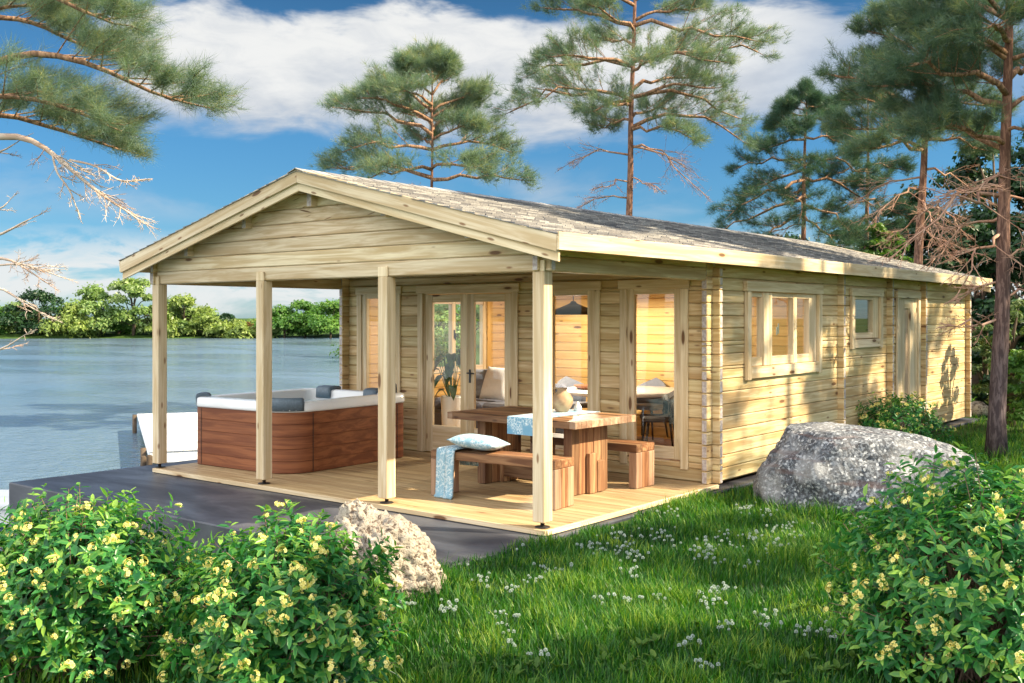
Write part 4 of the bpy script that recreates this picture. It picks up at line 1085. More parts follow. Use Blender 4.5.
img_pine('pine with a reddish trunk rising behind the rear corner of the cabin', 914, 330, 930, -40, 23, 0.13,
    [(150, 842, 128, 0.4, 0.10), (120, 835, 76, -0.5, 0.10), (118, 850, 100, 1.2, 0.08), (60, 862, 30, 0.2, 0.08), (55, 885, 14, -1.0, 0.06), (110, 1000, 108, -0.4, 0.08), (60, 1000, 52, 0.6, 0.06), (20, 888, -6, 0.5, 0.05), (20, 985, 10, -0.7, 0.05), (140, 985, 150, 0.6, 0.08), (150, 860, 152, -1.0, 0.08), (90, 900, 84, -1.8, 0.06), (95, 940, 90, 1.8, 0.06), (50, 930, 44, -1.8, 0.05), (-10, 900, -34, 0.3, 0.04), (-10, 960, -32, -0.3, 0.04), (128, 920, 140, -1.9, 0.06), (130, 970, 132, -1.5, 0.06), (30, 905, 26, 1.5, 0.05), (75, 870, 62, 0.8, 0.06)],
    [(178, 858, 200, 0.4, 0.10), (190, 872, 222, -0.5, 0.12), (170, 985, 200, 0.4, 0.12), (205, 968, 235, -0.7, 0.10), (215, 885, 246, 0.6, 0.06), (200, 940, 240, -1.2, 0.08), (225, 955, 258, -0.9, 0.08)], 14, mat='needlemid', dens=5)
img_pine('slender pine between the dark round-topped pine and the one by the rear corner', 866, 330, 868, 84, 36, 0.12,
    [(200, 830, 215, 0, 0.06), (200, 912, 222, 0.5, 0.06), (170, 828, 176, -1.0, 0.06), (165, 905, 170, 0.6, 0.06), (140, 835, 136, 0.5, 0.05), (138, 900, 130, -0.6, 0.05), (110, 845, 102, -0.4, 0.04), (112, 892, 104, 0.5, 0.04), (95, 868, 78, 0, 0.02), (180, 868, 190, -1.8, 0.05), (150, 868, 150, -1.7, 0.05), (215, 850, 238, -1.5, 0.05), (218, 890, 240, -1.2, 0.05)],
    [(225, 900, 240, 0.2, 0.06)], 15, mat='needledark', dens=6)
# big pine beside the cabin
img_pine('big pine with a grey scaly trunk standing on the grass past the boulder', 996, 462, 1012, -150, 13.5, 0.118,
    [(150, 905, 112, 0.5, 0.08), (145, 930, 130, -0.6, 0.06), (105, 882, 86, 0.3, 0.06), (95, 912, 66, -0.8, 0.06), (60, 905, 22, 0.2, 0.06), (55, 930, 26, -0.7, 0.06), (20, 908, -20, 0.4, 0.06), (110, 1090, 90, 0.2, 0.06), (60, 1100, 40, -0.4, 0.06), (10, 1100, -10, 0.4, 0.06), (15, 940, -5, -0.8, 0.06), (90, 960, 78, 1.2, 0.06), (130, 1060, 140, -0.6, 0.06), (-40, 900, -90, 0.2, 0.06), (-40, 1090, -80, -0.3, 0.06), (-80, 960, -130, 0.3, 0.05), (-80, 1060, -130, 0.3, 0.05), (40, 985, 30, -1.5, 0.05), (80, 1040, 70, 1.4, 0.05)],
    [(188, 925, 212, 0.5, 0.12), (196, 900, 250, -0.3, 0.16), (215, 930, 262, 0.4, 0.10), (200, 1060, 220, 0.3, 0.12), (232, 960, 290, -0.5, 0.10), (258, 1050, 250, -0.4, 0.10), (282, 955, 300, 0.5, 0.06), (300, 1050, 290, 0.3, 0.08), (322, 950, 325, -0.3, 0.05), (176, 980, 190, -1.1, 0.08)], 16, needle=(0.17, 0.0048), K=30, mat='needlemid', dens=5, twr=0.009, ntw=(10, 14))

# pine at the waterside whose trunk stands just outside the picture
pb = np.array([*spot(-95, 300, 9.0)[:2], 0.0]); pb[2] = gz(pb[0], pb[1]) - 0.05
def lakeside_pine():
    rg = np.random.default_rng(31)
    t = thing('pine_tree', 'lakeside pine reaching curved branches with green needles and bare grey twigs over the water', 'tree', tuple(pb), 0, 'pine trees around the cabin')
    tb = MB(); top = spot(-80, -420, 9.0) - pb
    P = np.linspace(0, 1, 14)[:, None] * top; P[1:, :2] += np.cumsum(rg.normal(size=(13, 2)) * 0.02, 0)
    tb.tube(P, list(np.linspace(0.19, 0.05, 14)), 14); lb, db, tuf = MB(), MB(), []
    def path(pts): return np.array([spot(u, v, d) - pb for u, v, d in pts])
    def fine(p, n=12):
        t_ = np.linspace(0, len(p) - 1, n); k = np.minimum(t_.astype(int), len(p) - 2); f = (t_ - k)[:, None]
        q = p[k] + (p[k + 1] - p[k]) * f
        q[1:-1] = (q[:-2] + 2 * q[1:-1] + q[2:]) / 4; return q
    live = [([(-88, 95, 9), (0, 60, 8.8), (40, 50, 8.7), (103, 67, 8.6), (148, 92, 8.5), (188, 103, 8.4)], 0.040, 0.42, 17),
            ([(-88, 30, 9), (0, 15, 9.2), (40, 24, 9.3), (72, 42, 9.3), (112, 54, 9.4)], 0.03, 0.30, 14),
            ([(-88, 0, 9), (-20, -20, 8.6), (50, -6, 8.4), (80, 10, 8.3), (115, 24, 8.2)], 0.03, 0.25, 13),
            ([(-88, 130, 9), (0, 112, 9.1), (40, 124, 9.1), (80, 136, 9.1), (118, 149, 9.2)], 0.03, 0.15, 17),
            ([(-88, 110, 9), (-30, 96, 8.5), (25, 96, 8.3), (80, 112, 8.2), (108, 126, 8.1)], 0.028, 0.2, 15),
            ([(-88, 60, 9), (-60, 20, 9.6), (20, 4, 9.9), (60, 10, 10)], 0.028, 0.2, 12),
            ([(-88, -60, 9), (-20, -80, 9), (60, -70, 9), (120, -40, 9)], 0.03, 0.25, 12),
            ([(-88, 20, 9), (-150, -10, 9), (-220, 0, 9)], 0.03, 0.2, 12), ([(-88, -150, 9), (-160, -190, 9.5), (-220, -200, 9.8)], 0.03, 0.2, 12), ([(-88, -180, 9), (-40, -230, 8.5), (20, -240, 8.3)], 0.03, 0.2, 12), ([(-88, -250, 9), (-120, -330, 9.2), (-80, -420, 9.3)], 0.02, 0.2, 12)]
    for p, r, st, ntw in live:
        q = fine(path(p)); limb(lb, q, r, 0.008, 7); grow(q, lb, rg, tuf, st, ntw + 6, 0.24, 0.007, 0.3, 8)
    for p, r, st, n in [([(-88, 145, 9), (0, 135, 8.8), (28, 137, 8.7), (52, 152, 8.6), (80, 178, 8.5), (108, 200, 8.45), (128, 212, 8.4)], 0.036, 0.42, 20), ([(52, 152, 8.6), (56, 172, 8.5), (70, 190, 8.4), (78, 212, 8.4)], 0.010, 0.4, 6), ([(70, 160, 8.5), (95, 165, 8.3), (120, 182, 8.2), (140, 180, 8.2)], 0.010, 0.3, 10)]:
        q = fine(path(p)); limb(db, q, r, 0.005, 6); grow(q, db, rg, [], st, n, 0.20, 0.005, -0.05, 4, bare=True)
    for p, r, n in [([(-88, 268, 9), (0, 256, 8.7), (16, 262, 8.7), (44, 281, 8.6)], 0.02, 9), ([(-88, 290, 9), (0, 283, 8.8), (22, 303, 8.7), (42, 313, 8.7)], 0.016, 4), ([(-88, 262, 9), (0, 236, 8.8), (20, 224, 8.8), (32, 218, 8.8)], 0.016, 2), ([(-88, 170, 9), (0, 153, 8.8), (16, 143, 8.8)], 0.014, 2), ([(-88, 225, 9), (0, 210, 8.9), (8, 202, 8.9)], 0.014, 2), ([(-88, 366, 9), (0, 351, 8.7), (20, 338, 8.6)], 0.015, 2), ([(-88, 250, 9), (-10, 268, 8.5), (20, 262, 8.4), (48, 272, 8.4)], 0.012, 10)]:
        q = fine(path(p), 8); limb(db, q, r, 0.004, 6); grow(q, db, rg, [], 0.55, n, 0.16, 0.0045, 0.0, 4, bare=True)
    tb.add(lb.v, lb.f, 1, True); tb.build('trunk', [M['bark'], M['limbbark']], t); db.build('dead_branches', M['paletwig'], t)
    TP = np.array([a for a, _ in tuf]); TD = np.array([b for _, b in tuf])
    V, F, tv = needles(TP, TD, 17, 0.14, 0.0028, 0.75, rg)
    link('crown', np_mesh('crown', V, F, tv), M['needle'], t)
lakeside_pine()

# unseen pines on the sunny side of the plot, beside the camera: they throw the dappled shade
SH = [((12.8, 10.2), 9.5, 1.7), ((16.0, 11.2), 17.0, 3.2), ((18.2, 6.4), 11.5, 1.9), ((16.5, 5.0), 10.5, 1.15), ((15.6, 1.5), 9.5, 1.5), ((13.6, 12.8), 9.0, 2.1), ((21.0, 9.2), 13.0, 2.6), ((15.2, 14.6), 10.5, 2.0), ((18.5, 16.0), 17.5, 2.9)]
SHL = ['pine standing alone on the grass facing the cabin side', 'tall pine further out on the grass facing the cabin side', 'pine by the lawn edge facing the cabin porch', 'narrow pine on the lawn between two broader ones', 'small pine on the lawn facing the porch table', 'pine facing the rear of the cabin side', 'tallest pine out on the grass facing the cabin porch', 'slim pine facing the rear corner of the cabin', 'tall pine out on the grass beyond the rear corner of the cabin']
for i, b in enumerate(((17.2, 10.9), (17.0, 13.0), (17.6, 15.0))):  # added out of view; crowns kept high to shade the roof, not the wall
    std_pine(('added high-crowned shade pine, the one nearer the porch', 'added high-crowned shade pine, the middle of its row', 'added high-crowned shade pine, the one nearer the wood')[i], b, 17.2, (0.2, 0.1), 0.15, 0.77, 2.1, 15, 80 + i, dead=0, prof=lambda f: 1.0 - 0.5 * f, dens=5, K=34, needle=(0.2, 0.012))
for i, (b, H, rad) in enumerate(SH):
    std_pine(SHL[i], b, H, (0.3, -0.2), 0.13, 0.42, rad, 13, 60 + i, dead=3, dens=3, K=22, needle=(0.2, 0.010))

# ------------------------------------------------------------------ broadleaf trees
def leaf_quads(P, Nn, size, rg, ratio=0.55, tint=None):
    """diamond leaves with a fold, 2 triangles each"""
    N = len(P); a = unit(np.cross(Nn, rg.normal(size=(N, 3)))); b = np.cross(Nn, a); s = size * rg.uniform(0.6, 1.25, (N, 1))
    V = np.stack([P - a * s / 2, P + b * s * ratio / 2 + Nn * s * 0.1, P + a * s / 2, P - b * s * ratio / 2 + Nn * s * 0.1], 1).reshape(-1, 3)
    i = np.arange(N)[:, None] * 4
    F = np.concatenate([i + [[0, 1, 2]], i + [[0, 2, 3]]], 0)
    tv = np.repeat(tint if tint is not None else rg.uniform(0, 1, N), 4)
    return V, F, tv
def crown_points(rg, h, w, z0, nclump, nleaf, rc=0.30, droop=0.0, gap=0.0):
    C_, R = [], []
    for _ in range(nclump):
        a = rg.uniform(0, 6.283); f = rg.uniform(0, 1) ** 0.8; rr = w / 2 * math.sqrt(rg.uniform(0.05, 1)) * math.sin(math.pi * min(0.97, 0.16 + 0.80 * f)) ** 0.7
        C_.append((rr * math.cos(a), rr * math.sin(a), z0 + (h - z0) * (0.08 + 0.84 * f))); R.append(w * rc * rg.uniform(0.55, 1.1) * (1 - 0.35 * f))
    C_, R = np.array(C_), np.array(R); k = rg.integers(0, nclump, nleaf)
    d = unit(rg.normal(size=(nleaf, 3))); d[:, 2] = np.where(d[:, 2] < -0.3, -d[:, 2] * 0.4, d[:, 2])
    rad = R[k] * rg.uniform(0.35, 1.0, nleaf) ** 0.5 * (1 + 0.3 * np.sin(d[:, 0] * 9 + k) * np.cos(d[:, 1] * 8))
    P = C_[k] + d * rad[:, None] * np.array([1, 1, 0.75])
    if droop: P[:, 2] -= droop * rg.uniform(0, 1, nleaf) ** 2 * rad
    Nn = unit(d + rg.normal(size=d.shape) * 0.55 + UV * 0.35)
    tint = np.clip(rg.normal(0.45, 0.16, nleaf) + (rg.uniform(-0.25, 0.25, nclump))[k], 0, 1)
    return C_, P, Nn, tint
def broad_tree(name, label, base, h, w, seed, nleaf, size, mat, z0=0.0, nclump=26, droop=0.0, rc=0.24, group=None, cat='tree', ratio=0.55, sx=1.0):
    rg = np.random.default_rng(seed)
    t = thing(name, label, cat, tuple(base), 0, group)
    C_, P, Nn, tint = crown_points(rg, h, w, z0, nclump, nleaf, rc, droop)
    V, F, tv = leaf_quads(P, Nn, size, rg, ratio, tint)
    link('crown', np_mesh('crown', V, F, tv), M[mat], t)
    tb = MB(); hh = h * 0.62; tr = 0.02 * h + 0.04
    tb.tube([(0, 0, -0.3), (0.02 * h, 0.01 * h, hh * 0.4), (0, 0.02 * h, hh)], [tr * 1.2, tr, tr * 0.4], 8)
    for c in C_[: min(14, nclump)]:
        z = min(hh * rg.uniform(0.35, 0.95), max(0.1, c[2] * 0.8)); p0 = np.array([0.0, 0.0, z]); m = (p0 + c) / 2 + UV * 0.06 * h
        tb.tube([p0, m, c], [tr * 0.45, tr * 0.3, tr * 0.12], 5)
    tb.build('trunk', M['treebark'], t)
    return t

# far bank: each tree where it stands in the photograph (u of its middle, row of its top, width in pixels, kind)
FB = [(-60, 296, 70, 'broad'), (-14, 298, 46, 'broad'), (8, 305, 40, 'palegreen'), (38, 291, 56, 'darkbroad'), (60, 318, 30, 'willow'), (80, 305, 56, 'willow'), (100, 284, 50, 'palegreen'), (118, 312, 34, 'broad'), (133, 276, 64, 'broadpale'), (152, 305, 44, 'palegreen'), (165, 320, 30, 'willow'), (184, 298, 52, 'willow'), (196, 310, 40, 'palegreen'), (206, 316, 34, 'willow'), (223, 314, 22, 'darkbroad'), (240, 312, 40, 'willow'), (252, 322, 22, 'rust'), (268, 318, 34, 'palegreen'), (284, 303, 46, 'broad'), (305, 300, 46, 'broad'), (330, 299, 50, 'broad'), (352, 302, 46, 'broad'), (380, 300, 50, 'palegreen'), (415, 298, 56, 'broad'), (-300, 300, 80, 'broad'), (-240, 294, 80, 'palegreen'), (-180, 300, 80, 'broad'), (-120, 303, 70, 'willow')]
M['broadpale'] = leafmat('blossoming_leaf', (0.11, 0.20, 0.04), (0.23, 0.33, 0.09), (0.5, 0.55, 0.32), 0.4)
M['rust'] = leafmat('russet_leaf', (0.14, 0.09, 0.03), (0.22, 0.14, 0.05), (0.26, 0.2, 0.07), 0.3)
KN = {'broad': 'full mid-green tree', 'palegreen': 'pale green airy tree', 'darkbroad': 'dark green dense tree', 'willow': 'yellow-green drooping willow', 'broadpale': 'tall tree with pale open crown', 'rust': 'low russet bush'}
WHERE = ['beyond the frame of the lake bank', 'at the end of the far bank row', 'just before the dark dense tree on the far bank', 'on the far bank below the dead pine twigs', 'low against the dark dense tree on the far bank', 'beside the dark dense tree on the far bank', 'between the willow and the tallest tree on the far bank', 'low in the shade of the tallest far bank tree', 'beside the corner porch post on the far bank', 'behind the corner porch post on the far bank', 'at the waterline by the corner porch post', 'on the far bank, biggest willow seen through the first porch opening', 'in the middle of the first porch opening on the far bank', 'low on the far bank in the middle of the first porch opening', 'smallest dark tree on the far bank, in the first porch opening', 'on the far bank just before the second porch post', 'on the far bank behind the second porch post', 'low on the far bank just past the second porch post', 'on the far bank, first of the thick clump by the cabin', 'on the far bank, in the middle of the thick clump', 'on the far bank, last of the thick clump against the cabin wall', 'on the far bank hidden by the cabin corner', 'on the far bank seen through the cabin windows', 'on the far bank beyond the cabin', 'first in the row along the far bank', 'second in the row along the far bank', 'third in the row along the far bank', 'fourth in the row along the far bank']
for i, (u, v, wpx, kd) in enumerate(FB):
    dep = 134.6 + (i * 37 % 5) * 0.7; p = spot(u, 330, dep); z = gz(p[0], p[1]) - 0.3
    h = (338.5 - v) * dep / FPX * 0.92 + 0.3; w = wpx * dep / FPX
    broad_tree('shore_tree', KN[kd] + ' ' + WHERE[i], (p[0], p[1], z), h, w * 1.15, 200 + i, int(2200 + 420 * h), 0.45, kd, 0.0, 20 if kd != 'broadpale' else 16, 0.5 if kd == 'willow' else 0.0, 0.26 if kd != 'broadpale' else 0.17, 'trees along the far bank')
# dense wood behind the cabin
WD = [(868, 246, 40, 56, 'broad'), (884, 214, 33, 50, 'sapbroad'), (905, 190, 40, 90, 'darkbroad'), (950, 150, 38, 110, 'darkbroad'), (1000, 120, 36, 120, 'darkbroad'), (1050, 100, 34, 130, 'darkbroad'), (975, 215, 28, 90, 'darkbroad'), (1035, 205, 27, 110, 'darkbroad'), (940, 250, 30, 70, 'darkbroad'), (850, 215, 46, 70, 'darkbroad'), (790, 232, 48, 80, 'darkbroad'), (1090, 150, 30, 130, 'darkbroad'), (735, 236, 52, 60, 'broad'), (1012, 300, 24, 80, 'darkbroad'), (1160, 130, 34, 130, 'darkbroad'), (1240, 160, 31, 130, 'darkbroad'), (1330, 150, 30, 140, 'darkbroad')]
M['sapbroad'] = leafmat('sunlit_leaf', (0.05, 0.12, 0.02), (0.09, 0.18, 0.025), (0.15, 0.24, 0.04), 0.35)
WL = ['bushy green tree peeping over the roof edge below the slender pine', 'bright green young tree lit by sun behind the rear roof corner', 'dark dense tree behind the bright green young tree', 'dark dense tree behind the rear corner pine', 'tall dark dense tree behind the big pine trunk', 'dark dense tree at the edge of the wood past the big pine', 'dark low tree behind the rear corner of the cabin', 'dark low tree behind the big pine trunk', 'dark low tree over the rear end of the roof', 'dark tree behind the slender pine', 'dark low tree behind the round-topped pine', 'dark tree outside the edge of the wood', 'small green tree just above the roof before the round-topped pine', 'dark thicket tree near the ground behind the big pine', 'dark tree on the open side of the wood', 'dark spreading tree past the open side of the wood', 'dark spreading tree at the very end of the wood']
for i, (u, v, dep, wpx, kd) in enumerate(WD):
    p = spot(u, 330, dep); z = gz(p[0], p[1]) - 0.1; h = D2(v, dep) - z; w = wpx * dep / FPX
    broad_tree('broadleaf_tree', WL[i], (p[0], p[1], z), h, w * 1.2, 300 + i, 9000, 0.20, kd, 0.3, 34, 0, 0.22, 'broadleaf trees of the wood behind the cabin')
for i, (u, v, dep, wpx, kd, lab) in enumerate(((385, 296, 70, 70, 'broad', 'full green tree on the lake headland seen through the end porch window'), (428, 290, 62, 80, 'broad', 'full green tree on the lake headland seen through the glass door'), (466, 285, 58, 80, 'palegreen', 'pale green tree on the lake headland seen through the glass door'), (520, 290, 66, 90, 'broad', 'green tree on the headland hidden behind the middle of the cabin'), (600, 285, 60, 110, 'darkbroad', 'dark tree on the headland hidden behind the cabin roof'), (690, 280, 62, 110, 'broad', 'green tree on the headland hidden behind the rear of the roof'))):
    p = spot(u, 330, dep); z = gz(p[0], p[1]) - 0.1; h = D2(v, dep) - z; w = wpx * dep / FPX
    broad_tree('broadleaf_tree', lab, (p[0], p[1], z), h, w * 1.2, 360 + i, 6000, 0.30, kd, 0.0, 28, 0, 0.24, 'broadleaf trees of the headland')
# young conifer and undergrowth by the right edge
for i, (u, v, dep, wpx, kd, lab) in enumerate(((1008, 286, 17.5, 52, 'sapling', 'pale green young conifer behind the big pine trunk'), (984, 320, 21, 34, 'sapling', 'pale green bushy sapling between the cabin corner and the big pine'), (1040, 330, 16.5, 60, 'broad', 'mid-green bush on the grass past the young conifer'), (1000, 372, 19.5, 40, 'darkbroad', 'low dark bush near the pale stones'))):
    p = spot(u, 330, dep); z = gz(p[0], p[1]) - 0.05; h = D2(v, dep) - z; w = wpx * dep / FPX
    broad_tree('sapling' if kd == 'sapling' else 'bush', lab, (p[0], p[1], z), h, w * 1.1, 330 + i, 5000, 0.10, kd, 0.08, 30, 0, 0.2, None, 'sapling' if kd == 'sapling' else 'bush', 0.3 if kd == 'sapling' else 0.55)

# ------------------------------------------------------------------ flowering shrubs
LT = np.array([(0, 0, 0), (0.30, 0.34, 0.05), (0.30, -0.34, 0.05), (0.68, 0.30, 0.03), (0.68, -0.30, 0.03), (1.0, 0, -0.10), (0.30, 0, -0.02), (0.68, 0, -0.04)], float)
LF = np.array([(0, 2, 6), (0, 6, 1), (6, 2, 4), (6, 4, 7), (1, 6, 7), (1, 7, 3), (7, 4, 5), (7, 5, 3)])
def leaves_full(P, A, Nn, ln, wd, rg, tint):
    N = len(P); A = unit(A); B = unit(np.cross(Nn, A)); Cn = np.cross(A, B)
    fold = rg.uniform(0.3, 1.6, N)[:, None]; curl = rg.uniform(0.3, 2.2, N)
    T = np.repeat(LT[None], N, 0); T[:, :, 2] *= 1.0; T[:, 1:5, 2] *= fold; T[:, 5, 2] *= curl
    V = P[:, None] + (T[:, :, 0:1] * A[:, None] * ln[:, None, None] + T[:, :, 1:2] * B[:, None] * wd[:, None, None] * 1.4 + T[:, :, 2:3] * Cn[:, None] * ln[:, None, None])
    F = (np.arange(N)[:, None, None] * 8 + LF[None]).reshape(-1, 3)
    tv = np.clip(np.repeat(tint, 8) + np.tile([0, 0.05, 0.05, 0.05, 0.05, 0.1, -0.1, -0.1], N), 0, 1)
    return V.reshape(-1, 3), F, tv
BLOS = []
def make_blossoms():
    for k in range(4):
        rg = np.random.default_rng(90 + k); b = []; V, F, T = [], [], []
        nfl = 9
        for i in range(nfl):
            d = unit(rg.normal(size=3) * [1, 1, 0.5] + [0, 0, 0.7]); c = d * rg.uniform(0.012, 0.034) * [1, 1, 0.7]
            a = unit(np.cross(d, rg.normal(size=3))); bb = np.cross(d, a)
            for q in range(5):
                an = q * 1.2566 + rg.uniform(-0.1, 0.1); e = a * math.cos(an) + bb * math.sin(an); f = -a * math.sin(an) + bb * math.cos(an); L = rg.uniform(0.011, 0.014)
                o = len(V); V += [c, c + e * L * 0.6 + f * L * 0.42 + d * 0.003, c + e * L + d * 0.001, c + e * L * 0.6 - f * L * 0.42 + d * 0.003]
                F += [(o, o + 1, o + 2), (o, o + 2, o + 3)]; T += [0.0, 0.7, 0.95, 0.7]
            o = len(V); V += [c + d * 0.004 + a * 0.003, c + d * 0.004 - a * 0.003, c + d * 0.007]; F.append((o, o + 1, o + 2)); T += [0, 0, 0.1]
            st = len(V); w = a * 0.0012; V += [c - w, c + w, np.array([0, 0, -0.02])]; F.append((st, st + 1, st + 2)); T += [0.0, 0.0, 0.0]
        me = np_mesh('blossom', np.array(V), np.array(F), np.array(T)); me.materials.append(M['petal']); BLOS.append(me)
make_blossoms()
def shrub(label, base, rx, ry, h, seed, nshoot, nblos, lsize=0.074, toward=True, nleaf=10, group='flowering shrubs round the lawn', bs=1.0, zlow=0.05):
    rg = np.random.default_rng(seed); base = np.array(base, float)
    t = thing('flowering_shrub', label, 'shrub', tuple(base), 0, group)
    # shoots spread over an uneven dome
    U = rg.uniform(0, 1, nshoot); az = rg.uniform(0, 2 * math.pi, nshoot); el = np.arcsin(np.clip(rg.uniform(-0.35, 1, nshoot), -1, 1))
    lump = 1 + 0.13 * np.sin(az * 3 + seed) * np.cos(el * 4 + seed) + 0.09 * np.sin(az * 7 + el * 6 + seed * 2)
    rr = lump * (0.62 + 0.42 * U ** 0.55)
    d = np.stack([np.cos(az) * np.cos(el), np.sin(az) * np.cos(el), np.sin(el)], 1)
    zc = h * 0.38
    tip = np.stack([d[:, 0] * rx * rr, d[:, 1] * ry * rr, zc + np.where(d[:, 2] > 0, d[:, 2] * (h - zc), d[:, 2] * zc * 1.6) * rr], 1)
    tip[:, 2] = np.maximum(tip[:, 2], zlow + rg.uniform(0, 0.12, nshoot))
    sd = unit(d + UV * rg.uniform(0.1, 0.8, (nshoot, 1)) + rg.normal(size=d.shape) * 0.3)
    N = nshoot * nleaf; k = np.repeat(np.arange(nshoot), nleaf); j = np.tile(np.arange(nleaf), nshoot)
    along = -0.16 * (j / nleaf) ** 1.1 * (lsize / 0.08)
    phi = j * 2.4 + np.repeat(rg.uniform(0, 6.28, nshoot), nleaf)
    S = sd[k]; a = unit(np.cross(S, np.array([0.31, 0.17, 0.93]))); b = np.cross(S, a)
    rad = a * np.cos(phi)[:, None] + b * np.sin(phi)[:, None]
    A = unit(rad * 1.0 + S * (0.75 - 0.5 * (j / nleaf))[:, None] - UV * rg.uniform(0.0, 0.5, (N, 1)))
    Nn = unit(S + rg.normal(size=S.shape) * 0.25 - rad * 0.2)
    P = tip[k] + S * along[:, None] + rg.normal(size=S.shape) * 0.006
    ln = lsize * rg.uniform(0.55, 1.4, N) * (0.7 + 0.4 * (j / nleaf)); wd = ln * rg.uniform(0.27, 0.42, N)
    tint = np.clip(rg.normal(0.40, 0.20, N) + 0.35 * (1 - j / nleaf) ** 3 + np.repeat(rg.normal(0, 0.12, nshoot), nleaf), 0, 1)
    V, F, tv = leaves_full(P, A, Nn, ln, wd, rg, tint)
    link('foliage', np_mesh('foliage', V, F, tv), M['shrub'], t)
    sb = MB()
    for i in range(0, nshoot, 3):
        p1 = tip[i]; p0 = np.array([rg.normal() * 0.10 * rx / 0.6, rg.normal() * 0.10 * rx / 0.6, -0.05]); m = p0 * 0.5 + p1 * 0.5 + UV * 0.12 * h + rg.normal(size=3) * 0.03
        sb.tube([p0, m, p1], [0.007, 0.0045, 0.002], 4, cap=False)
    sb.build('stems', M['shrubstem'], t)
    # blossoms on the outermost shoots, most of them on the sunny upper side and towards the open lawn
    out = rr > np.quantile(rr, 0.35); cand = np.where(out)[0]
    face = d @ unit(np.array([CAM[0] - base[0], CAM[1] - base[1], 1.0])) if toward else d[:, 2]
    wts = np.clip(0.25 + face[cand], 0.02, None); wts /= wts.sum()
    pick = rg.choice(cand, min(nblos, len(cand)), replace=False, p=wts)
    for q in pick:
        o = bpy.data.objects.new('blossom', BLOS[int(rg.integers(0, 4))]); COL.objects.link(o); o.parent = t
        o.location = tuple(tip[q] + sd[q] * 0.02); o.scale = (bs * rg.uniform(0.5, 1.08),) * 3
        o.rotation_euler = Vector(sd[q]).to_track_quat('Z', 'Y').to_euler()
    return t
def sb_(u, dep, dz=-0.03): p = spot(u, 400, dep); return (p[0], p[1], gz(p[0], p[1]) + dz)
shrub('cream flowering shrub in front of the dark terrace corner by the water', sb_(80, 5.5), 0.66, 0.62, 0.92, 41, 900, 100)
shrub('cream flowering shrub crowding the pitted limestone rock', sb_(285, 5.25), 0.57, 0.56, 0.87, 42, 820, 100)
shrub('cream flowering shrub on the lawn in front of the granite boulder', sb_(978, 5.35), 0.72, 0.68, 1.13, 43, 1050, 100)
shrub('low bushy yellow-flowered shrub against the cabin side wall behind the boulder', (*[float(x) for x in spot(897, 400, 14.4)[:2]], -0.1), 0.62, 0.72, 0.82, 44, 420, 70, lsize=0.075, bs=1.2)
shrub('small cream flowering shrub at the water corner under the white jetty', sb_(-45, 6.6), 0.5, 0.45, 0.55, 45, 300, 40)

